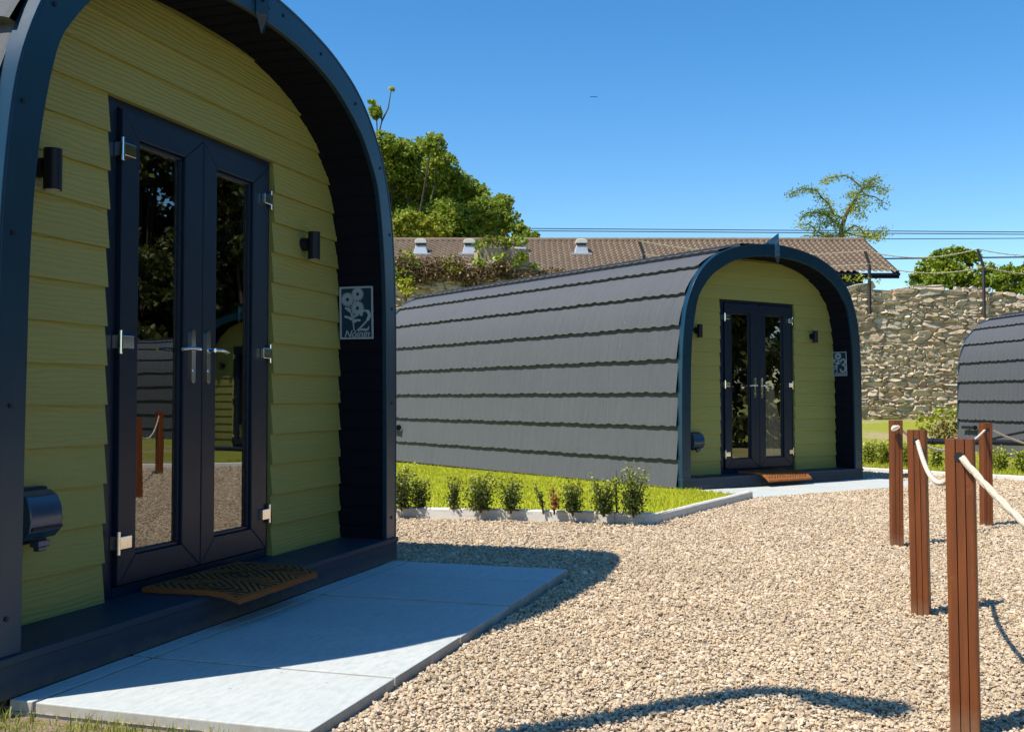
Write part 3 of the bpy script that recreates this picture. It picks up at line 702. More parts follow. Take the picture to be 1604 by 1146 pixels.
def chips(y0,y1,dens,size,lod):
    xl = -.62*y1-.3; xr = .68*y1+.9; n = int((xr-xl)*(y1-y0)*dens)
    x = rng.uniform(xl,xr,n); y = rng.uniform(y0,y1,n)
    k = inpoly(x,y,GRAVEL)&(x>-.60*y-.4)&(x<.66*y+.8)
    for p in NOGO: k &= ~inpoly(x,y,p)
    x,y = x[k],y[k]; n = len(x)
    if lod == 0:
        ph = (1+5**.5)/2; B = np.array([(-1,ph,0),(1,ph,0),(-1,-ph,0),(1,-ph,0),(0,-1,ph),(0,1,ph),(0,-1,-ph),(0,1,-ph),(ph,0,-1),(ph,0,1),(-ph,0,-1),(-ph,0,1)])/1.9
        T = np.array([(0,11,5),(0,5,1),(0,1,7),(0,7,10),(0,10,11),(1,5,9),(5,11,4),(11,10,2),(10,7,6),(7,1,8),(3,9,4),(3,4,2),(3,2,6),(3,6,8),(3,8,9),(4,9,5),(2,4,11),(6,2,10),(8,6,7),(9,8,1)])
    else:
        B = np.array([(1,0,0),(-1,0,0),(0,1,0),(0,-1,0),(0,0,1),(0,0,-1)],float); T = np.array([(0,2,4),(2,1,4),(1,3,4),(3,0,4),(2,0,5),(1,2,5),(3,1,5),(0,3,5)])
    sz = size*rng.lognormal(0,.33,n)*.5
    sc = np.stack([sz*rng.uniform(.9,1.5,n),sz*rng.uniform(.7,1.1,n),sz*rng.uniform(.35,.75,n)],1)
    V = B[None]*sc[:,None]*(1+rng.uniform(-.28,.28,(n,len(B),1)))
    R = rotmats(n); 
    tilt = rng.uniform(0,1,n)<.45                            # lie-flat stones only spin
    a = rng.uniform(0,2*PI,n); Z = np.zeros((n,3,3)); Z[:,0,0]=np.cos(a); Z[:,0,1]=-np.sin(a); Z[:,1,0]=np.sin(a); Z[:,1,1]=np.cos(a); Z[:,2,2]=1
    R = np.where(tilt[:,None,None],R,Z)
    V = np.einsum('nij,nkj->nki',R,V)
    z = gz(x,y)-.010+rng.uniform(-.006,.012,n)
    V += np.stack([x,y,z],1)[:,None]
    Fc = (T[None]+(np.arange(n)*len(B))[:,None,None]).reshape(-1,3)
    return V.reshape(-1,3),Fc,np.repeat(rng.uniform(0,1,n),len(B))
parts = [chips(2.6,4.6,12000,.0113,0),chips(4.6,7.0,8000,.0130,0),chips(7.0,10.5,5000,.0158,1),chips(10.5,17.5,2500,.020,1)]
VV,FF,RR,bs = [],[],[],0
for v,f,r in parts: VV.append(v); FF.append(f+bs); RR.append(r); bs += len(v)
o = np_mesh('gravel_chips', np.vstack(VV), np.vstack(FF), M['chip'], None, np.concatenate(RR)); o['kind'] = 'stuff'

def blades(name, x, y, z, h, w, mat, bend=.5):
    n = len(x); a = rng.uniform(0,2*PI,n); dx,dy = np.cos(a),np.sin(a); b = rng.uniform(0,2*PI,n); be = h*bend*rng.uniform(.1,1,n)
    bx,by = np.cos(b)*be,np.sin(b)*be; w = w*rng.uniform(.7,1.3,n)
    p = [np.stack([x-dx*w,y-dy*w,z],1),np.stack([x+dx*w,y+dy*w,z],1),np.stack([x+dx*w*.7+bx*.35,y+dy*w*.7+by*.35,z+h*.6],1),np.stack([x-dx*w*.7+bx*.35,y-dy*w*.7+by*.35,z+h*.6],1),np.stack([x+bx,y+by,z+h],1)]
    V = np.stack(p,1).reshape(-1,3); i = np.arange(n)*5
    F3 = np.concatenate([np.stack([i,i+1,i+2],1),np.stack([i,i+2,i+3],1),np.stack([i+3,i+2,i+4],1)])
    o = np_mesh(name,V,F3,mat,None,np.repeat(rng.uniform(0,1,n),5)); o['kind'] = 'stuff'; return o
vz = np.vectorize(lawnB_zz)
x = rng.uniform(-5.2,2.6,105000); y = rng.uniform(8.5,18.5,105000); k = inpoly(x,y,LAWNB)&(x>-.30*y)
x,y = x[k],y[k]; blades('grass', x,y,vz(x,y)-.004, rng.uniform(.02,.045,len(x)), .0035, M['grass'], .9)
n = 42000; a = rng.uniform(0,1,n); t = 14*rng.uniform(0,1,n)**1.6
x = 3.2+(KR1.x-KR0.x)*a+krn.x*(t+.07); y = 17.52+(KR1.y-KR0.y)*a+krn.y*(t+.07); k = (x<.54*y+.5)&(x>.29*y)
x,y,t = x[k],y[k],t[k]; noise = np.sin(x*1.3+y*.7)+np.sin(x*.5-y*1.1+2); k = (t<4.5)|(noise>-.1); x,y,t = x[k],y[k],t[k]
blades('grass', x,y,np.vectorize(lawnR_z)(x,y)-.004, rng.uniform(.03,.09,len(x))+.05*(t>8), .006, M['grass'], .7)
# rough grass and soil at the left end of the near patio
n = 2600; u = rng.uniform(0,1,n)**.8; q = [MA@Vector((-1.535-.42*abs(rng.normal())*.7-0.003, -1.6+1.35*v,0)) for v in u]
x = np.array([p.x for p in q]); y = np.array([p.y for p in q]); k = (np.sin(x*19)+np.sin(y*14+1)+rng.uniform(-1.4,1.4,n))>.0; x,y = x[k],y[k]
blades('grass', x,y,np.array([ground_z(a,b) for a,b in zip(x,y)])+.036, rng.uniform(.02,.065,len(x)), .0022, M['grass2'], .7)
poly_sheet('soil', [tuple((MA@Vector(p))[:2]) for p in ((-1.515,-3.5,0),(-1.515,-.1,0),(-5,-.1,0),(-5,-3.5,0))], lambda x,y: ground_z(x,y)+.042, M['soil'])

# ------------------------------------------------------------------ rope posts and ropes
def make_post():
    root = thing('rope_post',(0,0,0),0,'x','rope post','timber posts of the rope fence')
    hw = .040; r = .007; pts = []
    side = [(-hw+r,-hw),(-.0125,-hw),(-.011,-hw+.007),(-.0095,-hw),(.0125,-hw),(.014,-hw+.007),(.0155,-hw),(hw-r,-hw),(hw-.002,-hw+.002)]
    for k in range(4):
        c,s = math.cos(k*PI/2),math.sin(k*PI/2); pts += [(c*p[0]-s*p[1], s*p[0]+c*p[1]) for p in side]
    MB().prism(pts,1.0,Matrix.Translation((0,0,-.15))).build('shaft', M['wood'], root)
    MB().cyl((0,-hw-.0012,.797),(0,-hw+.002,.797),.015,16).build('rope_hole', M['void_shade'], root)  # flat dark disc, its colour stands for the shade in the hole
    return root
POSTS = []
pr = make_post()
specs = [(1404.5,853,658,-.15,'slim timber post with end knot beside the further porch'),(1443,960,673,-.50,'second nearest timber post, rope looping from its face'),(1513,1146,687,-.46,'tallest looking nearest reddish timber post with rope to the right'),(1545,821,662,-.02,'furthest timber post before the right hand pod')]
for i,(px,yb,yt,rz,lab) in enumerate(specs):
    g = at_g(px,yb); o = pr if i==0 else copy_tree(pr); top = at(px,yt,g.y)
    o.location = (g.x,g.y,top.z-.85); o.rotation_euler = (random.uniform(-.012,.012),random.uniform(-.012,.012),rz); o['label'] = lab; POSTS.append(Vector((g.x,g.y,top.z)))
for (x,y,lab) in ((2.3,1.9,'rope post just outside the right edge near the camera'),(6.6,10.9,'rope post outside the right edge beyond the yard')):
    o = copy_tree(pr); o.location = (x,y,gz(x,y)); o['label'] = lab; POSTS.append(Vector((x,y,gz(x,y)+.85)))
def rope(a, b, sag, r, label, knot=None):
    a,b = Vector(a),Vector(b); n = 70; L = (b-a).length; P = []
    for i in range(n+1):
        t = i/n; P.append(a.lerp(b,t)-Vector((0,0,sag*4*t*(1-t))))
    mb = MB(); tw = L*2*PI/(r*11)
    for s in range(3):
        Q = []
        for j in range(n*4+1):
            t = j/(n*4); k = min(int(t*n),n-1); p = P[k].lerp(P[k+1],t*n-k); d = (P[k+1]-P[k]).normalized(); u = d.cross(Vector((0,0,1))).normalized(); w = d.cross(u); an = tw*t+s*2*PI/3
            Q.append(p+(u*math.cos(an)+w*math.sin(an))*r*.46)
        mb.tube(Q, r*.6, 6)
    if knot is not None:
        k = Vector(knot)
        for q in range(4): mb.tube([k+Vector((.016*math.cos(t+q)*(1+.2*q),-.006*q,.014*math.sin(t+q*1.3))) for t in np.linspace(0,2*PI,12)], r*.8, 6)
    o = mb.build('rope', M['rope'], None, smooth=60); tag(o,label,'rope','cream ropes of the rope fence')
dz = Vector((0,0,.053))
p1,p2,p3,p4,p5,p6 = POSTS
rope(p1-dz+Vector((.02,-.02,0)), p4-dz+Vector((-.01,-.03,0)), .16, .009, 'thin sagging rope ahead of the right lawn, knotted at the slim post', p1-dz+Vector((-.025,-.055,0)))
rope(p4-dz+Vector((.035,-.02,0)), p6-dz, .235, .009, 'rope leading right from the furthest post across the dark pod')
rope(p2-dz+Vector((-.479,-.878,0))*.043, p3-dz+Vector((.444,.896,0))*.043, .13, .0105, 'slack rope looping between the two nearest timber posts')
rope(p3-dz+Vector((-.444,-.896,0))*.043, p5-dz, .43, .0108, 'thick rope running off right from the nearest post')
# ------------------------------------------------------------------ shrubs
def leaf_quads(pos, size, tilt=1.0, asp=1.6):
    n = len(pos); R = rotmats(n); s = size*rng.uniform(.65,1.35,n)
    B = np.array([(-1,0,0),(0,-1/asp,.12),(1,0,0),(0,1/asp,.12)])*.5
    V = np.einsum('nij,kj->nki',R,B)*s[:,None,None]+pos[:,None]
    return V.reshape(-1,3)
def foliage(name, pos, size, mat, parent, rnd=None, asp=1.6):
    n = len(pos); V = leaf_quads(np.asarray(pos),size,asp=asp); Fq = np.arange(n*4).reshape(n,4)
    r = rng.uniform(0,1,n) if rnd is None else np.clip(rnd,0,1)
    return np_mesh(name,V,Fq,mat,parent,np.repeat(r,4))
def shrub(base, h, w, nleaf, mat, label, group, sparse=0, lean=0, leaf=.024):
    root = thing('shrub', base, 0, label, 'shrub', group); mb = MB(); pos = []; rn = []
    ns = 3 if sparse else 9
    for s in range(ns):
        a = 2*PI*s/ns+random.uniform(-.4,.4); rr = w*.5*random.uniform(.25,.85); hh = h*random.uniform(.72,1.03)
        tip = Vector((math.cos(a)*rr+lean*hh, math.sin(a)*rr, hh)); mid = Vector((tip.x*.35,tip.y*.35,hh*.45))
        pts = [Vector((0,0,-.02)),mid*.5+Vector((0,0,.0)),mid,tip]; mb.tube(pts,[.008,.006,.005,.002],5)
        m = nleaf//ns; t = rng.uniform(.22 if not sparse else .35,1.02,m); 
        for tt in t:
            k = min(int(tt*3),2); p = pts[k].lerp(pts[k+1],tt*3-k); sp = w*.17*(1.05-abs(tt-.6)) if not sparse else w*.12
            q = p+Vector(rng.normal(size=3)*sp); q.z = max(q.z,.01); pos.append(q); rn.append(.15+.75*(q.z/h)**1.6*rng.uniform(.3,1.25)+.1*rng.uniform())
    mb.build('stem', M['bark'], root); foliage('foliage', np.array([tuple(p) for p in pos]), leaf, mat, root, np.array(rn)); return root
LB = .078
row = [(629,796,733,46,1500,'box','full dark box shrub half hidden by the nearest porch edge'),(659,795,751,30,800,'box','short box shrub beside the nearest porch edge'),(711,797,748,28,520,'box','gappy small box shrub third along the lawn kerb'),
 (753,799,746,48,1700,'box','widest rounded box shrub midway along the lawn kerb'),(800,800,750,34,1000,'box','compact round box shrub just left of the thin stemmed ones'),(851,801,757,16,120,'box','thin bare stemmed box sprig leaning left'),
 (868,802,765,22,260,'boxdead','scorched orange box shrub between green ones'),(897,803,755,36,1100,'box','box shrub standing right of the scorched orange one'),(946,805,752,40,1200,'box','bushy box shrub second from the kerb corner'),(992,806,737,40,1500,'box','tall box shrub nearest the kerb corner')]
for i,(px,yb,yt,w,nl,mt,lab) in enumerate(row):
    b = at_g(px,yb,LB); hgt = at(px,yt,b.y).z-b.z; ww = w/F*b.y*random.uniform(1.05,1.3)
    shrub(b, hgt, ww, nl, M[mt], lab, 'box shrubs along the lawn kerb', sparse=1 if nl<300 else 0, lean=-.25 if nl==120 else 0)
b = at_g(966,803,LB); shrub(b, at(962,733,b.y).z-b.z, .07, 90, M['box2'], 'single pale upright box shoot behind the bushy shrubs', 'box shrubs along the lawn kerb', sparse=1, lean=-.04)
rowR = [(1362,731,692,28,'yellow green box shrub right beside the further porch'),(1386,732,692,30,'yellow green box shrub second from the further porch'),(1420,734,697,26,'yellow green box shrub seen between the two left posts'),(1437,735,702,20,'small yellow green shrub behind the second nearest post'),
 (1467,736,700,20,'narrow shrub in the gap left of the nearest post'),(1503,739,706,26,'yellow green shrub hidden behind the nearest post'),(1566,742,704,36,'broad lime box shrub right of the furthest post'),(1602,744,704,30,'lime box shrub at the right frame edge')]
for px,yb,yt,w,lab in rowR:
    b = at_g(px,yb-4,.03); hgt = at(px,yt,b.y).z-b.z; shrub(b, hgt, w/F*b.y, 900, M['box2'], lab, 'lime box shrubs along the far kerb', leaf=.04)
# ------------------------------------------------------------------ rubble wall with its bracket fence
def wt(s): return WT-.022*s
def wall_pt(s, d, z): p = W0+WD*s+WN*d; return Vector((p.x,p.y,z))
def rubble(mb, s0, s1, z0, ztop, face=0.0):
    def stone(sc_, zc, L, hh, pr_, an):
        n = random.choice((5,6,7)); P = []; jit = [1+random.uniform(-.22,.12) for _ in range(n)]; ph = random.uniform(0,1.2); tl = random.uniform(-.04,.04); tz = random.uniform(-.04,.04)
        for (sc,d) in ((1.02,-.10),(1.0,pr_*.72),(.87,pr_)):
            for k in range(n):
                a = 2*PI*k/n+ph; c,sn = math.cos(a),math.sin(a); e = 5.0
                rr = (abs(c)**e+abs(sn)**e)**(-1/e)*jit[k]
                x = c*rr*L/2*sc; z = sn*rr*hh/2*sc+an*x
                P.append(wall_pt(sc_+x, face+d+(tl*c+tz*sn)*(d>0)+random.uniform(-.006,.006), zc+z))
        f = []
        for q in range(2):
            for k in range(n): f.append((q*n+k,q*n+(k+1)%n,(q+1)*n+(k+1)%n,(q+1)*n+k))
        f.append(tuple(range(2*n,3*n))); mb.add(P,f)
    z = z0
    while z < ztop+.1:
        ch = random.choice([.045,.055,.065,.08,.09,.11,.13,.16,.19]); s = s0+random.uniform(-.2,0); nsub = 0
        while s < s1:
            L = min(1.0,max(.12,ch*random.uniform(1.3,5.0))); zt = ztop-.022*s+.10*math.sin(s*.9)+.07*math.sin(s*3.1+1); zo = -.022*s+.04*math.sin(s*.7+z)
            if ch > .14 and random.random() < .4:
                h1 = ch*random.uniform(.35,.6)
                for hh,zc in ((h1,z+h1/2),(ch-h1,z+h1+(ch-h1)/2)):
                    if zc+zo < zt: stone(s+L/2, zc+zo, L*random.uniform(.85,1.1), hh*1.25, random.uniform(.01,.055), random.uniform(-.06,.06))
            elif z+zo+ch*.5 < zt:
                stone(s+L/2, z+zo+ch/2+random.uniform(-.12,.12)*ch, L*1.03, ch*random.uniform(1.05,1.5), random.uniform(.01,.06), random.uniform(-.09,.09))
            s += L
        z += ch*.97
WT = 4.17; WTL = 4.42
wl = thing('stone_wall', wall_pt(0,0,0), 0, 'old tan rubble stone boundary wall behind the pods', 'wall')
mb = MB()
S0,S1 = -26,12
v = []
for s,z in ((S0,-.3),(S1,-.3),(S1,WT-.1-.022*S1),(S0,WT-.1-.022*S0)):
    for d in (0,-.55): p = wall_pt(s,d,z); v.append(p)
mb.add(v,[(0,2,4,6),(1,7,5,3),(6,4,5,7),(0,6,7,1),(2,3,5,4)])
W_ = mb.build('core', M['mortar'], None); W_.parent = wl; W_.matrix_parent_inverse = Matrix.Translation(-wl.location)
mb = MB(); rubble(mb, S0, S1, .2, WT); 
W_ = mb.build('stone_facing', M['rubble'], None); W_.parent = wl; W_.matrix_parent_inverse = Matrix.Translation(-wl.location)
def s_of(px):                                               # distance along the wall seen at picture column px
    a = (px-802)/F; return (a*W0.y-W0.x)/(WD.x-a*WD.y)
def bracket(px, yt, yk, yb, label):
    s = s_of(px); p = wall_pt(s,.12,0); dep = p.y; zt,zk,zb = at(px,yt,dep).z,at(px,yk,dep).z,at(px,yb,dep).z
    mb = MB(); mb.box(-.05,.05,-.008,.008,zb,zk).box(-.05,-.034,-.07,-.008,zb,zk)
    Mx = Matrix.Translation((0,0,zk))@Matrix.Rotation(-.35,4,'Y'); mb.box(-.045,.045,-.008,.008,0,(zt-zk)*1.06,M=Mx)
    o = mb.build('fence_bracket', M['iron'], None, bevel=.003); o.location = p; o.rotation_euler = (0,0,math.atan2(WD.y,WD.x)); tag(o,label,'bracket','cranked wire brackets on the wall')
    tp = p+Vector((WD.x,WD.y,0))*(-.35*(zt-zk)); return Vector((tp.x,tp.y,zt)), Vector((p.x,p.y,zk))
brs = [bracket(1007,378,398,440,'grey wire bracket at the wall left of the further arch'),bracket(1360,393,413,492,'dark wire bracket on the wall between arch and bush'),bracket(1539,390,418,497,'dark wire bracket on the wall before the green hedge'),bracket(1720,388,418,505,'wire bracket on the wall outside the right edge')]
br0 = (wall_pt(-24,.1,WTL+.6),wall_pt(-24,.1,WTL+.3))
def wire(name, a, b, sag, r, mat, label, cat, group, barbs=0):
    mb = MB(); n = 24; P = [a.lerp(b,i/n)-Vector((0,0,sag*4*(i/n)*(1-i/n))) for i in range(n+1)]; mb.tube(P,r,5)
    for k in range(barbs):
        p = a.lerp(b,(k+.5)/barbs); t=(k+.5)/barbs; p = p-Vector((0,0,sag*4*t*(1-t))); mb.tube([p-Vector((.02,0,.03)),p+Vector((.02,0,.03))],r*.7,4)
    o = mb.build(name,mat,None,smooth=60); tag(o,label,cat,group)
nm = ['wall end and the grey bracket','the grey bracket and the arch side bracket','the two dark brackets','the hedge bracket and the frame edge']
seq = [br0]+brs
for i in range(1,4):
    for j,w_ in enumerate(('upper','lower')):
        wire('barbed_wire', seq[i][j], seq[i+1][j], .22, .014, M['wire'], f'{w_} strand of barbed wire between {nm[i]}', 'wire','barbed wire strands on the wall',14)
# overgrown stub of masonry, dead ivy and sprigs on the left stretch of wall
sA,sB = s_of(750),s_of(830); st = thing('masonry_stub', wall_pt((sA+sB)/2,0,WTL-.2), 0, 'ivy topped square masonry stub rising from the wall top', 'masonry stub')
mb = MB(); v = []
for z,e in ((WTL-.25,0),(WTL+.52,-.04)):
    for s,d in ((sA-e,.05),(sB+e,.05),(sB+e*2.2,-.9),(sA-e,-.9)): v.append(wall_pt(s,d,z))
mb.add(v,[(0,1,5,4),(1,2,6,5),(2,3,7,6),(3,0,4,7),(4,5,6,7)]); W_ = mb.build('stub_core', M['mortar'], None); W_.parent = st; W_.matrix_parent_inverse = Matrix.Translation(-st.location)
def clumps(C_, nper, nsub=0):
    P = []
    for (c,r) in C_:
        n = int(nper*r*r) if nper>0 else 60; d = rng.normal(size=(n,3)); d /= np.linalg.norm(d,axis=1)[:,None]; rr = r*rng.uniform(0,1,n)**.45; Q = np.array(c)[None]+d*rr[:,None]*np.array([1,1,.8])[None]
        if nsub and n > 60:
            m = max(6,n//nsub); Q = np.repeat(Q[:m],n//m+1,axis=0)[:n]+rng.normal(size=(n,3))*r*.105*np.array([1,1,.75])
        P.append(Q)
    return np.vstack(P)
def plant(name, cl, nper, size, mat, label, cat, group=None, base=None, stems=True, limb=.05, asp=1.6, nsub=0):
    base = Vector(base) if base is not None else Vector(cl[0][0]); root = thing(name, base, 0, label, cat, group)
    P = clumps(cl,nper,nsub)-np.array(base)[None]; foliage('foliage' if name!='tree' else 'crown', P, size, mat, root, asp=asp)
    if stems:
        mb = MB()
        for c,r in cl:
            c = Vector(c)-base; mid = c*.5+Vector((rng.normal()*r*.15,rng.normal()*r*.15,c.length*.06)); mb.tube([Vector((0,0,-.05)),mid,c],[limb,limb*.7,limb*.2],6)
        mb.build('stem' if name!='tree' else 'trunk', M['bark'], root)
    return root
iv = []
for px in range(612,905,7):
    t = (px-612)/290; s = s_of(px); r = .30*(1-t)+.14 if px<880 else .12
    for k in range(3): iv.append((tuple(wall_pt(s+random.uniform(-.15,.15),random.uniform(-.35,.22),wt(s)-.12+random.uniform(-.35,.12)*(1-t*.6)-.1*math.sin(px*.07))),r*random.uniform(.6,1.1)))
plant('dead_ivy', iv, 2000, .065, M['deadivy'], 'brown dead ivy mat draped along the left wall top', 'ivy', base=wall_pt(s_of(740),0,WTL-.3), limb=.012)
iv = [(tuple(wall_pt(s_of(px),random.uniform(-.1,.16),WTL+dz_)),r) for px,dz_,r in ((752,.55,.22),(765,.70,.2),(780,.72,.2),(795,.68,.2),(812,.7,.22),(760,.3,.2),(748,.1,.22),(790,.3,.18),(815,.3,.16),(805,.12,.2),(775,.2,.22),(835,.05,.16))]
plant('ivy', iv, 1300, .12, M['laurel'], 'green ivy crowning the masonry stub', 'ivy', base=wall_pt(s_of(785),.1,WTL), limb=.012)
iv = [(tuple(wall_pt(s_of(px),random.uniform(-.2,.1),WTL+.72+random.uniform(-.05,.12))),.16) for px in (758,772,790,806,822)]
plant('dead_ivy', iv, 700, .10, M['deadivy'], 'tangle of dry brown stems over the masonry stub', 'ivy', base=wall_pt(s_of(790),.1,WTL+.5), limb=.01)
for px,py,r,lab in ((640,400,.22,'bright sprig on the wall top nearest the porch'),(706,411,.28,'bright green sprig on the wall top amid dead ivy'),(626,430,.35,'dark leafy creeper on the wall beside the porch edge')):
    s = s_of(px); p = wall_pt(s,.15,0); c = at(px,py,p.y-.1); plant('creeper',[((c.x,c.y,c.z),r),((c.x+.15,c.y,c.z-.2),r*.8)],900,.10,M['tree_y'] if r<.3 else M['laurel'],lab,'plant',base=c-Vector((0,0,r)),limb=.01)
p = wall_pt(s_of(634),.5,0); c = at(636,452,p.y-.4); plant('wall_plant',[((c.x-.1,c.y,c.z),.24),((c.x+.12,c.y,c.z-.05),.18),((c.x,c.y,c.z+.2),.15)],900,.08,M['flower_y'],'yellow flowering plant on the wall above the pod ridge','plant',base=c-Vector((0,0,.3)),limb=.01)
p = wall_pt(s_of(1340),.0,0); c = at(1344,437,p.y); plant('wall_plant',[((c.x-.3,c.y,c.z),.22),((c.x,c.y,c.z+.05),.2),((c.x+.25,c.y,c.z),.16),((c.x+.5,c.y,c.z-.05),.15)],500,.09,M['flower_y'],'weeds on the wall top right of the further arch','plant',base=c-Vector((0,0,.3)),limb=.01)
# bank plants near pod C
c = at(1478,668,23.2); plant('bush',[((c.x-.15,c.y,c.z-.1),.28),((c.x+.2,c.y,c.z),.33),((c.x+.35,c.y,c.z-.3),.3),((c.x-.1,c.y,c.z-.35),.3)],1300,.09,M['brownbush'],'brownish low bush at the rear corner of the cut off pod','bush',base=c-Vector((0,0,.6)),limb=.012)
c = at(1490,652,24.5); plant('bush',[((c.x-.2,c.y,c.z),.3),((c.x+.3,c.y,c.z+.05),.35),((c.x-.6,c.y,c.z-.15),.25)],900,.12,M['tree_y'],'lime green weeds on the bank under the stone wall','bush',base=c-Vector((0,0,.4)),limb=.012)
mb = MB(); a,b = at(1440,691,20.2),at(1640,694,18.0); mb.tube([a,a.lerp(b,.3),a.lerp(b,.6),b],.05,12); mb.tube([a.lerp(b,.1),a.lerp(b,.13)],.062,12)
tag(mb.build('drain_pipe', M['black'], None, smooth=50),'black horizontal drain pipe lying before the cut off pod','pipe')
mb = MB(); P = [at(1545,690,18.9),at(1560,686,18.6),at(1580,681,18.2),at(1605,676,17.8),at(1640,668,17.4)]; mb.tube(P,.022,8)
tag(mb.build('hose', M['black'], None, smooth=50),'thin dark hose rising right along the cut off pod','hose')

# ------------------------------------------------------------------ house behind the wall
def house():
    D0,D1 = 40.0,44.0; e0 = at(560,432,D0); e1 = at(1408,427,D0); zE = e1.z; zR = at(1345,376.5,D1).z; x0 = -14.0; x1 = e1.x
    root = thing('house', ((x0+x1)/2,D1,0), 0, 'low house with brown pantile roof rising behind the stone wall', 'house')
    inv = Matrix.Translation((-(x0+x1)/2,-D1,0))
    rows = 13; pitch = .235; xs = np.arange(x0,x1+.001,pitch/6); P = []; R = []
    for side in (1,-1):
        blk = []; rr = []
        for i in range(rows):
            for t in (0,.999):
                k = (i+t)/rows; y = D0+(D1-D0)*k; z = zE+(zR-zE)*k+(.055*(1-t) if t<1 else 0)
                ph = 2*PI*xs/pitch; w = .045*np.maximum(-.35,np.sin(ph))+.02*np.sin(2*ph+.8)
                if side<0: y = 2*D1-y
                blk.append(np.stack([xs+(x0*0),np.full(len(xs),y),z+w],1)); rr.append((np.sin(np.floor(xs/pitch)*12.99+i*78.2)*43758.5)%1)
        blk = np.array(blk); blk[:,:,0] -= (x0+x1)/2; blk[:,:,1] -= D1
        P.append(blk if side>0 else blk[::-1]); R.append(np.concatenate(rr if side>0 else rr[::-1]))
    roof = grid_mesh('roof', np.vstack(P), M['pantile'], root, True, np.concatenate(R)); roof.data.set_sharp_from_angle(angle=math.radians(50))
    cx = (x0+x1)/2
    mb = MB(); k = x0
    while k < x1-.05: mb.tube([(k-cx,0,zR+.0),(min(k+.45,x1)-cx,0,zR+.01)],.11,8); k += .45
    mb.build('ridge_tile', M['pantile'], roof, smooth=50)
    mb = MB(); mb.box(x0-cx,x1-cx,D0-D1-.03,D0-D1+.02,zE-.22,zE-.02); mb.box(x0-cx,x1-cx,D0-D1-.16,D0-D1-.032,zE-.12,zE-.03); mb.build('gutter_board', M['black'], root)
    mb = MB(); mb.box(x0-cx+.2,x1-cx-1.2,D0-D1+.5,D1-D0-.5,0,zE-.1); mb.add([(x1-cx-1.2,D0-D1+.5,zE-.1),(x1-cx-1.2,0,zR-.15),(x1-cx-1.2,D1-D0-.5,zE-.1)],[(0,2,1)]); mb.build('wall', M['fascia'], root)
    mb = MB()
    for sg in (1,-1): mb.add([(x1-cx+.02,sg*(D1-D0),zE-.2),(x1-cx+.02,sg*(D1-D0),zE+.05),(x1-cx+.02,0,zR+.05),(x1-cx+.02,0,zR-.2),(x1-cx-.03,sg*(D1-D0),zE-.2),(x1-cx-.03,sg*(D1-D0),zE+.05),(x1-cx-.03,0,zR+.05),(x1-cx-.03,0,zR-.2)],[(0,1,2,3),(7,6,5,4),(0,3,7,4),(1,5,6,2)])
    mb.build('bargeboard', M['black'], root)
    for px in (659.5,735.5,815,910.5):
        yb = 397; D = 42.6; b = at(px,yb,D); k = (b.z-zE)/(zR-zE); D = D0+(D1-D0)*k; b = at(px,yb,D); X = b.x-cx; Y = D-D1; Z = b.z
        mb = MB(); w0,w1 = .30,.20
        mb.add([(X-w0,Y-.28,Z-.10),(X+w0,Y-.28,Z-.10),(X+w0,Y+.3,Z+.1),(X-w0,Y+.3,Z+.1),(X-w1,Y-.16,Z+.32),(X+w1,Y-.16,Z+.32),(X+w1,Y+.2,Z+.32),(X-w1,Y+.2,Z+.32)],[(0,1,5,4),(1,2,6,5),(2,3,7,6),(3,0,4,7),(4,5,6,7)])
        mb.box(X-.42,X+.42,Y-.38,Y+.2,Z-.11,Z-.03)
        vt = mb.build('roof_vent', M['zinc'], root, bevel=.01)
        MB().box(X-.19,X+.19,Y-.15,Y+.19,Z+.32,Z+.385).build('slot', M['void_shade'], vt)
        MB().prism([(-.24,0),(.24,0),(.235,.09),(.19,.155),(.09,.185),(-.09,.185),(-.19,.155),(-.235,.09)],.46,Matrix(((1,0,0,X),(0,0,1,Y-.24),(0,1,0,Z+.385),(0,0,0,1)))).build('cap', M['ventcap'], vt, bevel=.02)
house()
# ------------------------------------------------------------------ overhead lines and bird
def oline(p, sag, r, label):
    a,b = Vector(p[0]),Vector(p[1]); wire('power_line',a,b,sag,r,M['cable'],label,'cable','overhead power lines')
oline((at(-200,350.4,64),at(2300,368.5,64)),.0,.028,'topmost overhead line crossing the sky above the roof')
oline((at(-200,354.2,64.5),at(2300,372,64.5)),.0,.028,'second overhead line just beneath the topmost one')
oline((at(-200,366,66),at(2300,366,66)),.36,.026,'third overhead line close above the pantile ridge')
oline((at(1000,409,52),at(2300,394,52)),.02,.038,'dark thick cable passing behind the hedge')
mb = MB(); b = at(930,152,70); 
for sx in (-1,1): mb.add([b,b+Vector((sx*.12,.05,.04)),b+Vector((sx*.30,.05,-.01)),b+Vector((sx*.12,-.06,.03))],[(0,1,2,3)]); 
mb.tube([b+Vector((0,-.14,0)),b,b+Vector((0,.14,0))],[.01,.035,.008],6)
tag(mb.build('bird', M['bird'], None),'tiny dark bird gliding high in the blue sky','bird')
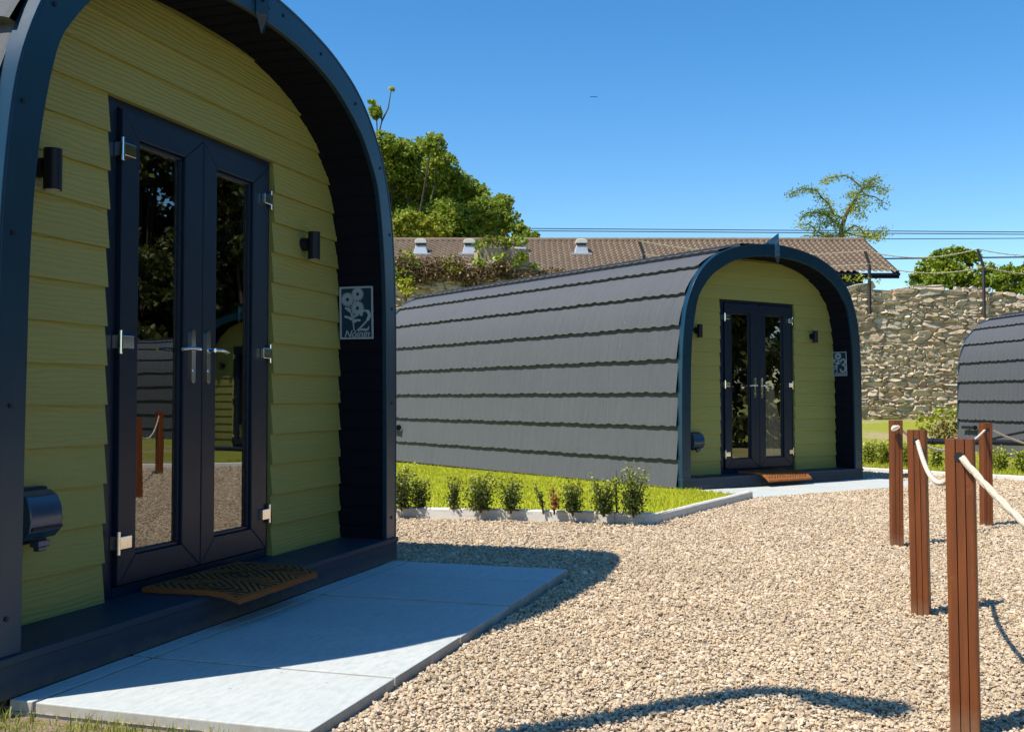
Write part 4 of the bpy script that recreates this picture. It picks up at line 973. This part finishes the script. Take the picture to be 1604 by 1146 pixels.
# ------------------------------------------------------------------ trees
def pxc(lst, depth, spread=2.5):
    return [(tuple(at(px,py,depth+random.uniform(-spread,spread))), r/F*depth) for px,py,r in lst]
big = [(600,225,22),(590,180,12),(618,238,28),(650,235,24),(676,228,22),(600,270,40),(640,275,42),(690,258,28),(710,285,30),(665,310,44),(720,318,34),(745,300,24),(760,330,28),(700,345,40),(740,355,36),(785,322,22),(790,350,28),(765,375,26),(812,362,18),(830,372,15),(815,385,20),(620,330,48),(560,260,50),(520,240,60),(520,330,70),(580,350,50),(650,360,44),(700,385,40),(760,395,30),(480,300,60),(848,378,9)]
cl = pxc(big,54,3.0)
tr = plant('tree', cl, 2500, .18, M['tree'], 'large broad green tree rising behind the pantile roof at left', 'tree', base=(at(600,625,54).x,54,-.1), limb=.13, nsub=16)
mb = MB(); 
for (a,b_,c) in (((592,215),(598,190),(596,165)),((598,190),(608,170),(613,140))): mb.tube([at(*a,54)-tr.location,at(*b_,54)-tr.location,at(*c,54)-tr.location],[.05,.035,.02],5)
mb.build('bare_twig', M['bark'], tr)
foliage('twig_leaves', np.vstack([clumps([(tuple(at(613,140,54)-tr.location),.16),(tuple(at(588,172,54)-tr.location),.35),(tuple(at(583,160,54)-tr.location),.2)],900)]), .22, M['tree'], tr)
cl = pxc([(625,352,22),(650,345,22),(675,350,20),(690,362,18),(640,372,26),(668,375,24),(700,378,16),(716,384,12),(615,385,24)],48.5,1.0)
plant('tree', cl, 1900, .17, M['tree_y'], 'bright lime green small tree just above the left roof ridge', 'tree', base=(at(655,625,48.5).x,48.5,-.1), limb=.07, nsub=24)
cl = pxc([(1440,440,18),(1455,420,20),(1475,405,20),(1500,398,18),(1520,405,18),(1490,425,24),(1515,435,22),(1470,440,22),(1545,425,18),(1560,440,18),(1580,428,20),(1600,440,22),(1608,420,14),(1535,450,16),(1500,455,18),(1575,455,16),(1440,452,12),(1630,430,25),(1605,455,16)],34.5,.8)
plant('hedge_bush', cl[:10]+cl[13:15]+cl[16:17], 4200, .125, M['laurel'], 'big rounded green bush bulging over the wall top', 'bush', base=(at(1490,625,34.5).x,34.5,.3), limb=.05, nsub=9)
plant('hedge_bush', cl[10:13]+cl[15:16]+cl[17:], 4200, .12, M['laurel'], 'leafy bush over the wall at the right frame edge', 'bush', base=(at(1590,625,34.5).x,34.5,.3), limb=.05, nsub=9)
# slender feathery tree
def feather_tree():
    D = 52.0; base = Vector((at(1318,400,D).x,D,-.1)); root = thing('tree', base, 0, 'slender feathery yellow green tree standing alone against the sky', 'tree')
    q = lambda X,Y: at(1230+X/8.02,250+Y/8.02,D)-base
    limbs = [([(705,1010),(705,870),(760,700),(860,530),(960,380),(1090,260),(1180,220)],.13),([(700,840),(560,680),(430,640),(290,660),(210,730)],.06),([(740,740),(600,700),(560,540),(450,480),(380,400),(240,370),(130,390),(50,450)],.06),
     ([(960,350),(870,240),(800,170),(690,170),(600,190),(540,250)],.05),([(930,430),(850,420),(780,450)],.04),([(960,440),(1090,490),(1150,560),(1170,640)],.04),([(1000,340),(1130,350),(1290,390)],.04),([(705,950),(850,830),(950,850),(1020,930),(1170,920),(1280,880)],.05),
     ([(700,960),(500,930),(400,850),(300,800),(150,830)],.06),([(705,1000),(450,960),(270,950)],.05),([(860,560),(950,550),(1010,590)],.03),([(830,620),(930,660),(1000,720)],.03),([(720,900),(850,950),(1000,1000),(1200,960)],.05),([(560,690),(480,620),(520,560),(640,510)],.03),([(700,850),(620,780),(520,790),(430,780)],.03),([(1090,260),(1020,270)],.03)]
    mb = MB(); pos = []; rn = []
    for pts,r in limbs:
        off = 0; P = []
        for i,(X,Y) in enumerate(pts):
            p = q(X,Y); off += random.uniform(-.5,.5) if i else 0; p.y += off if pts[0]!=(705,1010) else 0; P.append(p)
        mb.tube(P,[r*(1-.75*i/(len(P)-1)) for i in range(len(P))],6)
        first = 2 if r>.1 else 0
        for a,b_ in zip(P[first:-1],P[first+1:]):
            L = (b_-a).length; n = int(L*230)
            for _ in range(n):
                t = random.random(); c = a.lerp(b_,t); d = rng.normal(size=3)*np.array([.17,.32,.12])
                if math.sin(c.x*3.1+c.z*2.3+c.y)+random.uniform(-.9,.9) < -.75: continue
                pos.append((c.x+d[0],c.y+d[1],c.z+d[2]-.05)); rn.append(.55+.45*math.sin(c.x*1.9+c.z*1.3)*.9+random.uniform(-.25,.25))
    mb.tube([Vector((0,0,0)),q(705,1010)],[.2,.13],8)
    mb.build('trunk', M['bark'], root, smooth=60); foliage('crown', np.array(pos), .145, M['larch'], root, np.array(rn), asp=2.6)
feather_tree()
# trees on the far right of the yard: seen only as reflections in the door glass
for i,(x,y,h,lab) in enumerate(((30,34,15,'dark tree behind the mirrored pod, rightmost in the glass'),(36,28,17,'tall dark tree mirrored high in the door glass'),(38,21,16,'dark spreading tree mirrored in the left pane'),(33,13,14,'dark tree mirrored in the further pod glass'),(31,6,13,'dark tree right of the yard mirrored in the further pod'),(38,40,18,'dark tree beyond the mirrored pod at back'),(44,30,19,'tallest dark tree far behind the mirrored pod'),(45,37,20,'dark tree far back, left of the tallest mirrored one'),(47,24,20,'dark tree far back, right of the tallest mirrored one'),(40,34.5,19,'dark tree filling the gap high in the left door pane'),(45,33,21,'very tall dark tree at the back of the mirrored group'),(33,-2,13,'dark tree furthest towards the camera side of the yard'))):
    cl = []
    for k in range(46):
        a = random.uniform(0,2*PI); u = random.random(); rr = 4.6*math.sqrt(random.random())*(1-.5*u); cl.append(((x+math.cos(a)*rr,y+math.sin(a)*rr,h*(.08+.86*u)),random.uniform(1.1,1.9)))
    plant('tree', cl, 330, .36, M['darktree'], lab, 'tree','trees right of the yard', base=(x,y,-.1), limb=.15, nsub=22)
hc = [((12.6+random.uniform(-.5,.9),y_,z_),random.uniform(.5,.75)) for y_ in np.arange(6.0,12.6,.55) for z_ in (.35,1.1,1.9,2.7,3.3)]  # hedge added out of view so the further door glass reflects dark
plant('hedge', hc, 700, .16, M['darktree'], 'added unseen hedge right of the yard, placed to darken the further pod glass', 'hedge', base=(12.7,9.2,0), limb=.03)
# unseen post added outside the frame to cast the curved shadow; true caster unknown
mb = MB(); lp = Vector((-1.45,2.29,-.05)); root = thing('shadow_caster', lp, 0, 'added unseen swan neck post left of the camera, placed to cast the foreground shadow', 'shadow caster')
H = 4.1; mb.tube([(0,0,0),(0,0,H-.2),(.03,-.01,H-.03),(.10,-.05,H+.03),(.2,-.12,H)],[.07,.06,.055,.05,.05],10); mb.build('pole', M['black'], root, smooth=50)
MB().prism([(-.08,-.07),(.22,-.09),(.27,0),(.22,.09),(-.08,.07)],.07,Matrix.Translation((.2,-.12,H-.05))@Matrix.Rotation(-.6,4,'Z')).build('caster_head', M['black'], root, bevel=.015)

# ------------------------------------------------------------------ light, sky, camera
SX,SY = .57,.33; el = math.atan2(1,math.hypot(SX,SY))
sd = bpy.data.lights.new('sun','SUN'); sd.energy = 5.0; sd.angle = math.radians(.5); sd.color = (1,.945,.86)
so = bpy.data.objects.new('sun',sd); C.objects.link(so); so.rotation_euler = Vector((SX,SY,-1)).to_track_quat('-Z','Y').to_euler(); so.location = (-10,-5,17)
w = bpy.data.worlds.new('World'); S.world = w; w.use_nodes = True; nt = w.node_tree; bg = nt.nodes['Background']
sk = nt.nodes.new('ShaderNodeTexSky'); sk.sky_type = 'NISHITA'; sk.sun_disc = False; sk.sun_elevation = el; sk.sun_rotation = math.atan2(-SX,-SY)%(2*PI)
sk.air_density = 1.0; sk.dust_density = .15; sk.ozone_density = 2.5
hs = nt.nodes.new('ShaderNodeHueSaturation'); hs.inputs['Saturation'].default_value = 1.36
nt.links.new(sk.outputs[0],hs.inputs['Color']); nt.links.new(hs.outputs[0],bg.inputs[0]); bg.inputs[1].default_value = .128
cd = bpy.data.cameras.new('camera'); cam = bpy.data.objects.new('camera',cd); C.objects.link(cam); cam.location = (0,0,CAMZ); cam.rotation_euler = (PI/2+PITCH,0,0)
cd.sensor_width = 36; cd.lens = F/1604*36; cd.clip_end = 3000; cd.clip_start = .05; S.camera = cam
S.view_settings.view_transform = 'Standard'; S.view_settings.look = 'None'; S.view_settings.gamma = 1; S.view_settings.exposure = .5
S.render.resolution_x = 1024; S.render.resolution_y = 731
